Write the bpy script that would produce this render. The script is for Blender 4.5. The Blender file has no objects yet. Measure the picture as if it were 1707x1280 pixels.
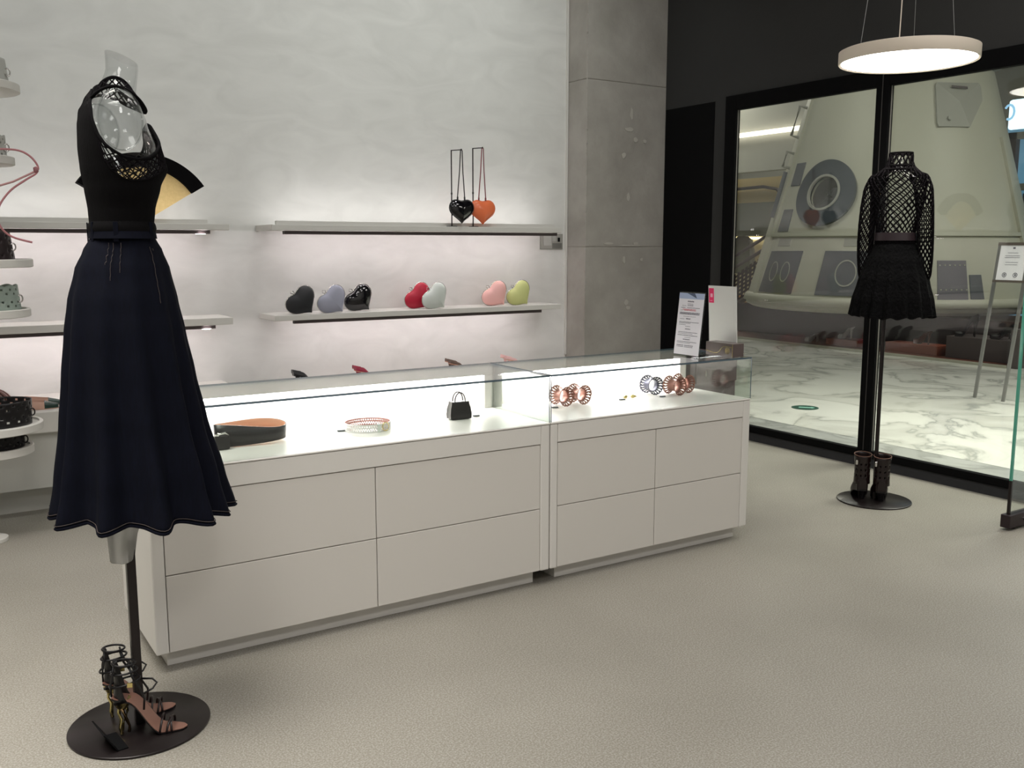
import bpy, bmesh, math, random
from math import sin, cos, pi, radians, sqrt, atan2
from mathutils import Vector, Matrix
random.seed(7)
SC = bpy.context.scene
COL = SC.collection

# ------------------------------------------------------------------ camera
cam_d = bpy.data.cameras.new('camera'); cam = bpy.data.objects.new('camera', cam_d); COL.objects.link(cam)
SC.camera = cam
cam.location = (0, 0, 1.35)
PITCH, YAW = math.atan(232/1583), math.atan(1027.5/1600)
cam.rotation_euler = (pi/2-PITCH, 0, -YAW)
cam_d.sensor_width = 36; cam_d.lens = 36*1583/1707; cam_d.clip_start = .02; cam_d.clip_end = 100

# ------------------------------------------------------------------ world, exposure
w = bpy.data.worlds.new('world'); SC.world = w; w.use_nodes = True
w.node_tree.nodes['Background'].inputs[0].default_value = (.9, .95, 1, 1)
w.node_tree.nodes['Background'].inputs[1].default_value = .12
SC.view_settings.view_transform = 'Standard'; SC.view_settings.look = 'None'
SC.view_settings.exposure = 0.0; SC.view_settings.gamma = 1; SC.view_settings.use_curve_mapping = False

# ------------------------------------------------------------------ large lights (unseen area fills, added)
def area(name, loc, sx, sy, power, col=(1, .965, .935), rot=(0, 0, 0), spread=180):
    l = bpy.data.lights.new(name, 'AREA'); l.shape = 'RECTANGLE'; l.size = sx; l.size_y = sy
    l.energy = power; l.color = col; l.spread = radians(spread)
    o = bpy.data.objects.new(name, l); COL.objects.link(o); o.location = loc; o.rotation_euler = rot
    o['kind'] = 'structure'
    return o
for x, y, p in ((.2, -1.4, 52), (3.0, -1.4, 46), (-.8, .8, 34), (2.2, 1.1, 16), (4.0, 1.6, 28), (2.4, 3.8, 6)):
    area('ceiling_fill', (x, y, 3.8), .9, .9, p)  # fills added out of view to lift floor and counter fronts
area('ceiling_fill', (-.6, 2.5, 3.8), 2.0, 1.6, 68, (1, .965, .91), (0, 0, 0), 100)  # broad fill added to brighten the floor by the near mannequin
for x, p in ((-.6, 4.2), (.9, 4.6), (2.3, 5.2), (3.5, 7.2)):          # unseen fills added to brighten the plaster wall
    area('wall_fill', (x, 4.35, 3.85), .25, .12, p, (.97, 1, .98), (radians(38), 0, 0), 120)
for x, y, z, p, sp in ((6.6, 2.6, 3.6, 90, 105), (6.3, 4.6, 3.4, 26, 100), (8.0, 3.0, 5.0, 95, 180), (8.2, 8.5, 5.0, 60, 180), (11.0, 3.2, 5.0, 150, 180)):
    area('mall_fill', (x, y, z), 1.4, 1.4, p, (1, .985, .92), (0, 0, 0), sp)  # unseen fills added to brighten the marble and the capsule hull
area('mall_fill', (12.5, 13.5, 4.9), 1.6, 1.2, 120, (1, .95, .85))  # another added fill, over the far shop front

# ------------------------------------------------------------------ materials
def lin(c):
    return tuple((v/255/12.92 if v/255 <= .04045 else ((v/255+.055)/1.055)**2.4) for v in c)+(1,)
def mat(name, rgb, rough=.5, metal=0, trans=0, emit=0, ecol=None, ior=1.45, coat=0, noise=None, bump=None, rgb2=None, sheen=0, stretch=(1, 1, 1)):
    """noise=(scale, amount) mixes towards rgb2; bump=(scale, strength, distance)"""
    m = bpy.data.materials.new(name); m.use_nodes = True; nt = m.node_tree; b = nt.nodes['Principled BSDF']
    b.inputs['Base Color'].default_value = lin(rgb); b.inputs['Roughness'].default_value = rough
    b.inputs['Metallic'].default_value = metal; b.inputs['IOR'].default_value = ior
    b.inputs['Transmission Weight'].default_value = trans; b.inputs['Coat Weight'].default_value = coat
    if rough >= .83: b.inputs['Specular IOR Level'].default_value = .12
    if sheen: b.inputs['Sheen Weight'].default_value = sheen
    if emit:
        b.inputs['Emission Color'].default_value = lin(ecol or rgb); b.inputs['Emission Strength'].default_value = emit
    if noise or bump:
        tc = nt.nodes.new('ShaderNodeTexCoord'); mp = nt.nodes.new('ShaderNodeMapping'); mp.inputs['Scale'].default_value = stretch
        nt.links.new(tc.outputs['Object'], mp.inputs[0])
    if noise:
        n = nt.nodes.new('ShaderNodeTexNoise'); n.inputs['Scale'].default_value = noise[0]; n.inputs['Detail'].default_value = 6
        n.inputs['Roughness'].default_value = .6
        nt.links.new(mp.outputs[0], n.inputs[0])
        r = nt.nodes.new('ShaderNodeValToRGB'); r.color_ramp.elements[0].position = .5-noise[1]; r.color_ramp.elements[1].position = .5+noise[1]
        r.color_ramp.elements[0].color = lin(rgb); r.color_ramp.elements[1].color = lin(rgb2)
        nt.links.new(n.outputs[0], r.inputs[0]); nt.links.new(r.outputs[0], b.inputs['Base Color'])
    if bump:
        n = nt.nodes.new('ShaderNodeTexNoise'); n.inputs['Scale'].default_value = bump[0]; n.inputs['Detail'].default_value = 8
        nt.links.new(mp.outputs[0], n.inputs[0])
        bp = nt.nodes.new('ShaderNodeBump'); bp.inputs['Strength'].default_value = bump[1]; bp.inputs['Distance'].default_value = bump[2]
        nt.links.new(n.outputs[0], bp.inputs['Height']); nt.links.new(bp.outputs[0], b.inputs['Normal'])
    return m
def glass(name, tint=(255, 255, 255), ior=1.5, rough=0.0):
    """thin clear sheet: what passes straight through plus the Fresnel reflection"""
    m = bpy.data.materials.new(name); m.use_nodes = True; nt = m.node_tree; nt.nodes.clear()
    o = nt.nodes.new('ShaderNodeOutputMaterial'); mx = nt.nodes.new('ShaderNodeMixShader'); f = nt.nodes.new('ShaderNodeFresnel')
    t = nt.nodes.new('ShaderNodeBsdfTransparent'); g = nt.nodes.new('ShaderNodeBsdfGlossy')
    ge = nt.nodes.new('ShaderNodeNewGeometry'); mr = nt.nodes.new('ShaderNodeMapRange'); mr.inputs[3].default_value = ior; mr.inputs[4].default_value = 1/ior
    nt.links.new(ge.outputs['Backfacing'], mr.inputs[0]); nt.links.new(mr.outputs[0], f.inputs[0]); t.inputs[0].default_value = lin(tint); g.inputs['Roughness'].default_value = rough
    nt.links.new(f.outputs[0], mx.inputs[0]); nt.links.new(t.outputs[0], mx.inputs[1]); nt.links.new(g.outputs[0], mx.inputs[2])
    nt.links.new(mx.outputs[0], o.inputs[0])
    return m
def emit_mat(name, rgb, strength):
    m = bpy.data.materials.new(name); m.use_nodes = True; nt = m.node_tree; nt.nodes.clear()
    o = nt.nodes.new('ShaderNodeOutputMaterial'); e = nt.nodes.new('ShaderNodeEmission')
    e.inputs[0].default_value = lin(rgb); e.inputs[1].default_value = strength; nt.links.new(e.outputs[0], o.inputs[0])
    return m

M = {}
M['white'] = mat('white_lacquer', (224, 221, 215), .38, bump=(60, .03, .002))
M['drawer'] = mat('white_drawer_front', (217, 213, 206), .42, bump=(40, .03, .002))
M['shelf'] = mat('shelf_plaster', (205, 203, 197), .6, bump=(30, .15, .002))
M['bench'] = mat('bench_plaster', (200, 200, 194), .7, noise=(2, .3), rgb2=(188, 188, 182))
M['black'] = mat('black_paint', (15, 15, 16), .9, bump=(25, .05, .002))
M['blackwall'] = mat('charcoal_wall', (62, 62, 61), .85, noise=(1.5, .3), rgb2=(56, 56, 56), bump=(90, .1, .001))  # tone raised to stand in for lamp light on the wall
M['frame'] = mat('black_frame', (12, 12, 13), .9)
M['gap'] = mat('dark_channel', (74, 66, 65), .6)
M['led'] = emit_mat('led_strip', (255, 247, 246), 26)
M['led2'] = emit_mat('shelf_led', (255, 243, 247), 26); M['led3'] = emit_mat('uplight_led', (255, 250, 250), 9)
M['ledc'] = emit_mat('case_led', (255, 248, 250), 34)
M['lamp'] = emit_mat('lamp_diffuser', (255, 250, 240), 13)
M['lampbody'] = mat('lamp_body', (228, 216, 200), .5)
M['wire'] = mat('steel_wire', (150, 150, 148), .35, metal=.8)
M['glass'] = glass('clear_glass', (251, 254, 252))
M['edge'] = mat('glass_edge', (95, 112, 122), .12, trans=.2)
M['green_edge'] = mat('green_glass_edge', (88, 170, 148), .15, emit=0)
M['winglass'] = glass('window_glass', (247, 249, 246), 1.55)
M['concrete'] = mat('concrete', (176, 172, 165), .85, noise=(3.2, .28), rgb2=(148, 144, 137), bump=(14, .45, .012))
M['conc_mark'] = mat('concrete_mark', (182, 178, 170), .9)
M['clear'] = mat('clear_plastic', (236, 238, 238), .06, trans=0.0)
M['metal'] = mat('dark_metal', (34, 28, 28), .30, metal=.3, bump=(200, .05, .001))
M['chrome'] = mat('chrome', (205, 203, 200), .2, metal=1)
M['gold'] = mat('gold', (214, 196, 132), .24, metal=1)
M['knit'] = mat('black_knit', (9, 8, 9), .9, bump=(260, .5, .002), stretch=(1, 1, .25))
M['yarn'] = mat('dark_yarn', (15, 12, 15), .85, bump=(400, .4, .001))
M['denim'] = mat('navy_denim', (11, 14, 27), .85, noise=(180, .3), rgb2=(6, 7, 15), stretch=(1, 1, .12), bump=(500, .25, .0006))
M['stitch'] = mat('hem_stitch', (58, 50, 48), .8)
M['leather'] = mat('black_leather', (17, 15, 17), .35, bump=(160, .15, .001))
M['patent'] = mat('black_patent', (12, 10, 14), .08, coat=1)
M['brown'] = mat('burgundy_leather', (27, 14, 14), .3, bump=(120, .2, .001))
M['tan'] = mat('tan_lining', (202, 150, 124), .6)
M['copper'] = mat('copper_cuff', (146, 104, 92), .42, metal=.5)
M['pewter'] = mat('pewter_cuff', (84, 85, 98), .42, metal=.5)
M['price'] = mat('price_tag_grey', (104, 108, 112), .5)
M['paper'] = mat('paper', (232, 230, 236), .55)
M['ink'] = mat('ink', (112, 110, 122), .7)
M['redink'] = mat('red_ink', (196, 86, 104), .7)
M['pink'] = mat('pink_label', (226, 40, 100), .5)
M['acrylic'] = mat('white_acrylic', (226, 226, 222), .18)
M['taupe'] = mat('taupe_card', (96, 84, 82), .35, coat=.3)
M['straw'] = mat('straw', (214, 186, 140), .6, metal=.15, noise=(60, .25), rgb2=(170, 138, 92), bump=(120, .6, .004))

def translucent(m, rgb, f):
    nt = m.node_tree; b = nt.nodes['Principled BSDF']; o = nt.nodes['Material Output']; t = nt.nodes.new('ShaderNodeBsdfTranslucent'); x = nt.nodes.new('ShaderNodeMixShader')
    t.inputs[0].default_value = lin(rgb); x.inputs[0].default_value = f
    nt.links.new(b.outputs[0], x.inputs[1]); nt.links.new(t.outputs[0], x.inputs[2]); nt.links.new(x.outputs[0], o.inputs[0])
translucent(M['straw'], (255, 226, 160), .55)
def plaster():
    m = mat('wall_plaster', (205, 205, 199), .62, bump=(7, .15, .010), stretch=(1, 1, 2.0)); nt = m.node_tree; b = nt.nodes['Principled BSDF']
    tc = nt.nodes.new('ShaderNodeTexCoord'); mp = nt.nodes.new('ShaderNodeMapping'); mp.inputs['Scale'].default_value = (1, 1, 2.2)
    mp.inputs['Rotation'].default_value = (0, radians(28), 0)
    n = nt.nodes.new('ShaderNodeTexNoise'); n.inputs['Scale'].default_value = 2.6; n.inputs['Detail'].default_value = 10; n.inputs['Distortion'].default_value = 1.6
    r = nt.nodes.new('ShaderNodeValToRGB'); r.color_ramp.elements[0].position = .3; r.color_ramp.elements[1].position = .7
    r.color_ramp.elements[0].color = lin((203, 203, 199)); r.color_ramp.elements[1].color = lin((214, 214, 210))
    nt.links.new(tc.outputs['Object'], mp.inputs[0]); nt.links.new(mp.outputs[0], n.inputs[0]); nt.links.new(n.outputs[0], r.inputs[0])
    nt.links.new(r.outputs[0], b.inputs['Base Color'])
    return m
M['plaster'] = plaster()
def terrazzo():
    m = mat('terrazzo_floor', (168, 162, 148), .34); nt = m.node_tree; b = nt.nodes['Principled BSDF']
    tc = nt.nodes.new('ShaderNodeTexCoord')
    def nz(s, d, p0, p1, c0, c1):
        n = nt.nodes.new('ShaderNodeTexNoise'); n.inputs['Scale'].default_value = s; n.inputs['Detail'].default_value = d
        r = nt.nodes.new('ShaderNodeValToRGB'); r.color_ramp.elements[0].position = p0; r.color_ramp.elements[1].position = p1
        r.color_ramp.elements[0].color = lin(c0); r.color_ramp.elements[1].color = lin(c1)
        nt.links.new(tc.outputs['Object'], n.inputs[0]); nt.links.new(n.outputs[0], r.inputs[0]); return r
    a = nz(1.3, 6, .35, .65, (158, 155, 147), (168, 165, 157))
    c = nz(190, 3, .42, .62, (214, 210, 202), (255, 255, 255))
    d = nz(330, 2, .60, .70, (255, 255, 255), (190, 186, 178))
    m1 = nt.nodes.new('ShaderNodeMix'); m1.data_type = 'RGBA'; m1.blend_type = 'MULTIPLY'; m1.inputs[0].default_value = 1
    nt.links.new(a.outputs[0], m1.inputs[6]); nt.links.new(c.outputs[0], m1.inputs[7])
    m2 = nt.nodes.new('ShaderNodeMix'); m2.data_type = 'RGBA'; m2.blend_type = 'MULTIPLY'; m2.inputs[0].default_value = .7
    nt.links.new(m1.outputs[2], m2.inputs[6]); nt.links.new(d.outputs[0], m2.inputs[7])
    nt.links.new(m2.outputs[2], b.inputs['Base Color'])
    rr = nz(2.5, 5, .2, .8, (160, 160, 160), (172, 172, 172)); nt.links.new(rr.outputs[0], b.inputs['Roughness'])
    return m
M['terrazzo'] = terrazzo()
def marble(name, base, vein, gscale=1.0):
    m = mat(name, base, .10); nt = m.node_tree; b = nt.nodes['Principled BSDF']
    tc = nt.nodes.new('ShaderNodeTexCoord'); n = nt.nodes.new('ShaderNodeTexNoise'); n.inputs['Scale'].default_value = 1.1*gscale
    n.inputs['Detail'].default_value = 9; n.inputs['Distortion'].default_value = 1.4
    nt.links.new(tc.outputs['Object'], n.inputs[0])
    r = nt.nodes.new('ShaderNodeValToRGB'); e = r.color_ramp.elements
    e[0].position = .40; e[0].color = lin(base); e[1].position = .60; e[1].color = lin(tuple(v-10 for v in base))
    x = e.new(.47); x.color = lin(tuple(v-10 for v in base)); x = e.new(.5); x.color = lin(vein); x = e.new(.515); x.color = lin(tuple(v-26 for v in base))
    nt.links.new(n.outputs[0], r.inputs[0]); nt.links.new(r.outputs[0], b.inputs['Base Color'])
    return m
M['marble'] = marble('white_marble', (218, 218, 210), (162, 164, 158))
M['marble2'] = marble('grey_marble_border', (172, 174, 170), (140, 141, 138), 1.6)
M['hull'] = mat('capsule_panel', (178, 177, 160), .5, noise=(.8, .3), rgb2=(170, 169, 153), bump=(8, .05, .01))
M['hull_grey'] = mat('capsule_grey_patch', (150, 150, 140), .6)
M['hatch'] = mat('capsule_hatch_glass', (92, 94, 98), .2, bump=(2.5, .1, .02))
M['portmirror'] = mat('porthole_ring', (96, 103, 108), .22, metal=.6)

# ------------------------------------------------------------------ mesh helpers
class MB:
    def __init__(s): s.v = []; s.f = []
    def add(s, vs, fs):
        k = len(s.v); s.v += [tuple(p) for p in vs]; s.f += [tuple(i+k for i in q) for q in fs]; return s
    def box(s, x0, x1, y0, y1, z0, z1):
        return s.add([(x0,y0,z0),(x1,y0,z0),(x1,y1,z0),(x0,y1,z0),(x0,y0,z1),(x1,y0,z1),(x1,y1,z1),(x0,y1,z1)],
                     [(0,3,2,1),(4,5,6,7),(0,1,5,4),(1,2,6,5),(2,3,7,6),(3,0,4,7)])
    def rings(s, rs, closed=True, cap=(1, 1), loop=False):
        n = len(rs[0]); vs = [p for r in rs for p in r]; fs = []
        m = len(rs)
        for i in range(m if loop else m-1):
            a = i*n; b = ((i+1) % m)*n
            for j in range(n if closed else n-1):
                k = (j+1) % n; fs.append((a+j, a+k, b+k, b+j))
        if closed and not loop:
            if cap[0]: fs.append(tuple(range(n-1, -1, -1)))
            if cap[1]: fs.append(tuple((m-1)*n+j for j in range(n)))
        return s.add(vs, fs)
    def lathe(s, prof, n=32, c=(0, 0), cap=(1, 1)):
        return s.rings([[(c[0]+r*cos(2*pi*j/n), c[1]+r*sin(2*pi*j/n), z) for j in range(n)] for r, z in prof], cap=cap)
    def tube(s, pts, r, n=8, loop=False, flat=1.0, up=(0, 0, 1)):
        pts = [Vector(p) for p in pts]; m = len(pts); R = []
        for i, p in enumerate(pts):
            if loop: t = pts[(i+1) % m]-pts[i-1]
            else: t = pts[min(i+1, m-1)]-pts[max(i-1, 0)]
            t.normalize(); u = Vector(up)
            if abs(t.dot(u)) > .95: u = Vector((1, 0, 0))
            a = t.cross(u).normalized(); b = a.cross(t).normalized()
            rr = r[i] if isinstance(r, (list, tuple)) else r
            R.append([p+a*(rr*flat*cos(2*pi*j/n))+b*(rr*sin(2*pi*j/n)) for j in range(n)])
        return s.rings(R, loop=loop)
    def prism(s, poly, axis, a0, a1):
        """poly: 2-D points in the plane across axis"""
        def P(u, v, w): return {'x': (w, u, v), 'y': (u, w, v), 'z': (u, v, w)}[axis]
        n = len(poly); vs = [P(u, v, a0) for u, v in poly]+[P(u, v, a1) for u, v in poly]
        fs = [tuple(range(n))[::-1], tuple(range(n, 2*n))]+[(i, (i+1) % n, n+(i+1) % n, n+i) for i in range(n)]
        return s.add(vs, fs)
    def build(s, name, m, parent=None, smooth=0, bevel=0, solid=0, sub=0, wire=0, loc=None, rot=None, seg=2):
        me = bpy.data.meshes.new(name); me.from_pydata(s.v, [], s.f); me.validate(); me.update()
        b = bmesh.new(); b.from_mesh(me); bmesh.ops.recalc_face_normals(b, faces=b.faces); b.to_mesh(me); b.free()
        o = bpy.data.objects.new(name, me); COL.objects.link(o); o.parent = parent
        me.materials.append(M[m] if isinstance(m, str) else m)
        if smooth:
            for p in me.polygons: p.use_smooth = True
            if smooth > 1: me.set_sharp_from_angle(angle=radians(smooth))
        if bevel:
            md = o.modifiers.new('bevel', 'BEVEL'); md.width = bevel; md.segments = seg; md.limit_method = 'ANGLE'; md.angle_limit = radians(40)
        if sub:
            md = o.modifiers.new('sub', 'SUBSURF'); md.levels = md.render_levels = sub
        if wire:
            md = o.modifiers.new('wire', 'WIREFRAME'); md.thickness = wire; md.use_even_offset = False; md.use_boundary = True
        if solid:
            md = o.modifiers.new('solid', 'SOLIDIFY'); md.thickness = solid; md.offset = 0
        if loc: o.location = loc
        if rot: o.rotation_euler = rot
        return o
def tag(o, label, cat, group=None, kind=None):
    o['label'] = label; o['category'] = cat
    if group: o['group'] = group
    if kind: o['kind'] = kind
    return o
def thing(name, label, cat, loc=(0, 0, 0), rz=0, group=None):
    o = bpy.data.objects.new(name, None); COL.objects.link(o); o.location = loc; o.rotation_euler = (0, 0, rz); o.empty_display_size = .05
    return tag(o, label, cat, group)
def struct(name, mb, m, **k):
    o = mb.build(name, m, **k); o['kind'] = 'structure'; return o
def dup(o, label, loc, rz=None, group=None, mats=None):
    r = o.copy(); COL.objects.link(r); r.location = loc; r['label'] = label
    if rz is not None: r.rotation_euler = (0, 0, rz)
    if group: r['group'] = group
    def rec(a, b):
        for ch in [c for c in bpy.data.objects if c.parent == a]:
            c = ch.copy(); COL.objects.link(c); c.parent = b
            if mats and ch.name.split('.')[0] in mats:
                c.data = ch.data.copy(); c.data.materials[0] = M[mats[ch.name.split('.')[0]]]
            rec(ch, c)
    rec(o, r)
    return r
def box1(name, m, b, parent=None, bevel=.002, **k): return MB().box(*b).build(name, m, parent, bevel=bevel, **k)

# ------------------------------------------------------------------ the room
XW, YW, ZC = 4.95, 5.80, 3.95
struct('floor', MB().box(-3.2, XW+.0, -3.2, YW+.3, -.12, 0), 'terrazzo')
struct('wall_back', MB().box(-3.2, 4.205, YW, YW+.15, 0, ZC), 'plaster')
struct('trim_1', MB().box(4.19, 4.206, YW-.012, YW, .53, ZC), 'shelf')
struct('wall_left', MB().box(-3.35, -3.2, -3.2, YW+.15, 0, ZC), 'plaster')
struct('wall_front', MB().box(-3.35, XW+.15, -3.35, -3.2, 0, ZC), 'plaster')
struct('ceiling', MB().box(-3.35, XW+.15, -3.35, YW+.3, ZC, ZC+.12), mat('ceiling_grey', (96, 96, 95), .8))
# concrete column: cast in lifts with thin joints between them
colm = bpy.data.objects.new('concrete_column', None); COL.objects.link(colm); colm['kind'] = 'structure'; colm['category'] = 'column'
colm['label'] = 'raw grey concrete column with formwork joints between the plaster wall and the black wall'
zj = [0, 1.335, 2.515, ZC]
for i in range(3):
    mb = MB(); mb.box(4.209, XW+.05, 5.57, YW+.3, zj[i]+.0007, zj[i+1]-.0007)
    mb.build('cast_lift', 'concrete', colm, bevel=.006)
MB().box(4.215, XW+.04, 5.576, YW+.29, 0, ZC).build('joint_core', 'conc_mark', colm)
mk = MB()
rnd = random.Random(3)
for (x, z, wd, h) in ((4.62, 2.30, .012, .05), (4.60, 2.19, .04, .015), (4.66, 2.12, .02, .018), (4.55, 2.0, .02, .02), (4.75, 2.11, .016, .018), (4.60, 1.70, .015, .03), (4.62, 1.345, .12, .006), (4.68, 1.36, .03, .012), (4.57, 1.24, .012, .03), (4.74, 1.24, .014, .014), (4.60, .92, .02, .02), (4.62, .88, .02, .015), (4.42, 1.36, .05, .008)):
    pts = [(x+wd*cos(a)*(.7+.5*rnd.random()), z+h*sin(a)*(.7+.5*rnd.random())) for a in [k*2*pi/9 for k in range(9)]]
    mk.prism(pts, 'y', 5.566, 5.572)
mk.build('spall_mark', 'conc_mark', colm)
mk = MB()
z = .05
while z < 3.4:
    h = rnd.uniform(.02, .12); mk.box(4.205, 4.205+rnd.uniform(.006, .013), 5.563, 5.563+rnd.uniform(.008, .013), z, z+h); z += h+rnd.uniform(.0, .09)
mk.build('chipped_edge', 'concrete', colm, bevel=.003)

# black wall with the two big windows and the doorway
Y0, YM0, YM1, YL = 2.50, 3.61, 3.70, 4.82
ZS, ZH = .10, 2.265
wr = MB()
wr.box(XW, XW+.08, YL+.10, 5.57, 0, ZC)
wr.box(XW, XW+.12, Y0-1.15, YL+.10, ZH+.10, ZC)
wr.box(XW, XW+.12, -3.2, Y0-1.15, 0, ZC)
struct('wall_right', wr, 'blackwall')
struct('trim_2', MB().box(XW-.008, XW, YL+.095, YL+.10, 0, 2.3), 'black')
struct('wall_shade_sheet', MB().box(XW-.004, XW, 5.05, 5.56, 0, 2.35), 'black')  # dark sheet painting in the dimmer wall away from the lamp
win = []
for i, (a, b) in enumerate(((YM1, YL), (Y0, YM0))):
    e = bpy.data.objects.new('window_%d' % (i+1), None); COL.objects.link(e); e['kind'] = 'structure'; win.append(e)
    f = MB()
    f.box(XW-.03, XW+.014, a-.045, a, 0, ZH+.10).box(XW-.03, XW+.014, b, b+.045 if i else b+.10, 0, ZH+.10)
    f.box(XW-.03, XW+.014, a, b, ZH, ZH+.10)
    f.build('window_frame', 'frame', e, bevel=.003)
    MB().box(XW-.03, XW+.014, a, b, .055, ZS).build('window_sill', 'frame', e, bevel=.003)
    MB().prism([(XW-.045, 0), (XW+.09, 0), (XW+.09, .054), (XW-.02, .054)], 'y', a, b).build('window_base', mat('base_grey', (34, 34, 36), .6), e)
    MB().box(XW-.002, XW+.008, a, b, ZS, ZH).build('window_pane', 'winglass', e)
    MB().box(XW-.012, XW-.003, b-.003, b, ZS, ZH).build('window_gasket', mat('gasket', (120, 118, 112), .6), e)
struct('trim_4', MB().box(XW-.034, XW-.03, 3.653, 3.657, .1, ZH+.08), mat('seam_grey', (60, 58, 56), .6))
# glass door standing open into the shop
dr = bpy.data.objects.new('door_1', None); COL.objects.link(dr); dr['kind'] = 'structure'
dr.location = (0, 0, 0)
MB().box(4.382, 5.28, 2.416, 2.428, .075, 2.22).build('door_pane', 'glass', dr)
MB().box(4.372, 4.382, 2.416, 2.428, .24, 2.22).build('door_pane_edge', 'green_edge', dr)
MB().box(4.372, 4.382, 2.415, 2.429, .075, .24).build('door_edge_seal', 'metal', dr)
MB().box(4.352, 5.28, 2.398, 2.446, .012, .075).build('door_rail', mat('bronze_rail', (52, 42, 46), .4, metal=.4), dr, bevel=.003)
MB().tube([(4.47, 2.397, .045), (4.50, 2.395, .045)], .008, 8).build('door_lock', 'chrome', dr, smooth=1)
MB().lathe([(.012, 0), (.012, .012)], 12, (4.42, 2.422)).lathe([(.012, 0), (.012, .012)], 12, (5.2, 2.422)).build('door_glide', 'metal', dr)

# ------------------------------------------------------------------ mall outside
struct('mall_floor', MB().box(5.61, 18, -3, 18, -.12, 0), 'marble')
struct('mall_floor_border', MB().box(XW, 5.606, -3, 18, -.12, -.0005), 'marble2')
struct('mall_wall_back', MB().box(16.5, 16.65, -3, 18, 0, 5.2), mat('mall_wall', (168, 168, 158), .7))
struct('mall_wall_far', MB().box(XW, 16.65, 17.5, 17.65, 0, 5.2), mat('mall_wall_far', (172, 172, 164), .7))
struct('mall_ceiling', MB().box(XW+.12, 16.65, -3, 17.6, 5.2, 5.3), mat('mall_ceiling', (150, 150, 146), .8))
struct('mall_wall_side', MB().box(XW+.12, 16.65, -3.1, -3, 0, 5.2), mat('mall_wall_side', (150, 150, 146), .7))

def sh(mb, L):
    mb.v = [(x-L[0], y-L[1], z-L[2]) for x, y, z in mb.v]; return mb

# ------------------------------------------------------------------ display counters
def counter(name, label, x0, x1, split, toe, stiles):
    L = ((x0+x1)/2, 3.25, 0); t = thing(name, label, 'display counter', L)
    a, b = stiles; yf = 3.0
    sh(MB().box(x0+.012, x1-.012, yf+.022, 3.49, .067, .60), L).build('carcass', 'gap', t)
    sh(MB().box(x0, x0+a, yf, 3.50, .062, .652), L).build('end_panel', 'white', t, bevel=.005)
    sh(MB().box(x1-b, x1, yf, 3.50, .062, .652), L).build('end_panel', 'white', t, bevel=.005)
    sh(MB().box(x0+a+.0005, x1-b-.0005, yf, 3.50, .578, .651), L).build('top_rail', 'white', t, bevel=.002)
    sh(MB().box(x0+a+.0005, x1-b-.0005, 3.488, 3.50, .066, .577), L).build('back_panel', 'white', t)
    sh(MB().box(x0-.001, x1+.001, yf-.002, 3.50, .6525, .66), L).build('deck', 'white', t, bevel=.004)
    for c0, c1 in ((x0+a+.002, split-.0015), (split+.0015, x1-b-.002)):
        for z0, z1 in ((.064, .3155), (.3185, .575)):
            sh(MB().box(c0, c1, yf+.003, yf+.021, z0, z1), L).build('drawer_front', 'drawer', t, bevel=.0015)
    sh(MB().box(toe[0], toe[1], yf+.055, 3.42, 0, .0615), L).build('toe_kick', 'white', t, bevel=.001)
    # illuminated back box: cap, two posts, recessed panel, LED strip under the cap
    zt = .842
    sh(MB().box(x0+.001, x1-.001, 3.425, 3.50, .802, zt), L).build('back_cap', 'white', t, bevel=.003)
    for p0 in (x0+.001, x1-.042):
        sh(MB().box(p0, p0+.041, 3.425, 3.50, .6602, .8018), L).build('back_post', 'white', t, bevel=.002)
    sh(MB().box(x0+.043, x1-.043, 3.475, 3.50, .6602, .8018), L).build('light_panel', 'white', t)
    sh(MB().box(x0+.05, x1-.05, 3.430, 3.472, .794, .8018), L).build('light_strip', 'ledc', t)
    # glass case
    sh(MB().box(x0+.002, x1-.002, yf+.001, yf+.007, .6605, .8415), L).build('front_pane', 'glass', t)
    sh(MB().box(x0+.002, x1-.002, yf+.001, 3.46, .8425, .8485), L).build('top_pane', 'glass', t)
    for p0 in (x0+.002, x1-.008):
        sh(MB().box(p0, p0+.006, yf+.008, 3.424, .6605, .8415), L).build('end_pane', 'glass', t)
    e = MB().box(x0+.002, x1-.002, yf-.0005, yf+.0012, .8415, .8490)
    e.box(x0+.001, x0+.003, yf, 3.46, .8422, .8488).box(x1-.003, x1-.001, yf, 3.46, .8422, .8488).box(x0+.003, x1-.003, 3.459, 3.4615, .8422, .8488)
    e.box(x0+.0005, x0+.0025, yf-.0005, yf+.003, .6605, .8415).box(x1-.0025, x1-.0005, yf-.0005, yf+.003, .6605, .8415)
    sh(e, L).build('glass_edge', 'edge', t)
    return t
counter('display_counter', 'longer white display counter with glass case, nearest the denim skirt mannequin', .592, 2.103, 1.357, (.635, 2.062), (.040, .042))
counter('display_counter', 'shorter white display counter with glass case and four drawers, nearest the window', 2.108, 3.216, 2.656, (2.168, 3.190), (.034, .044))

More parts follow.
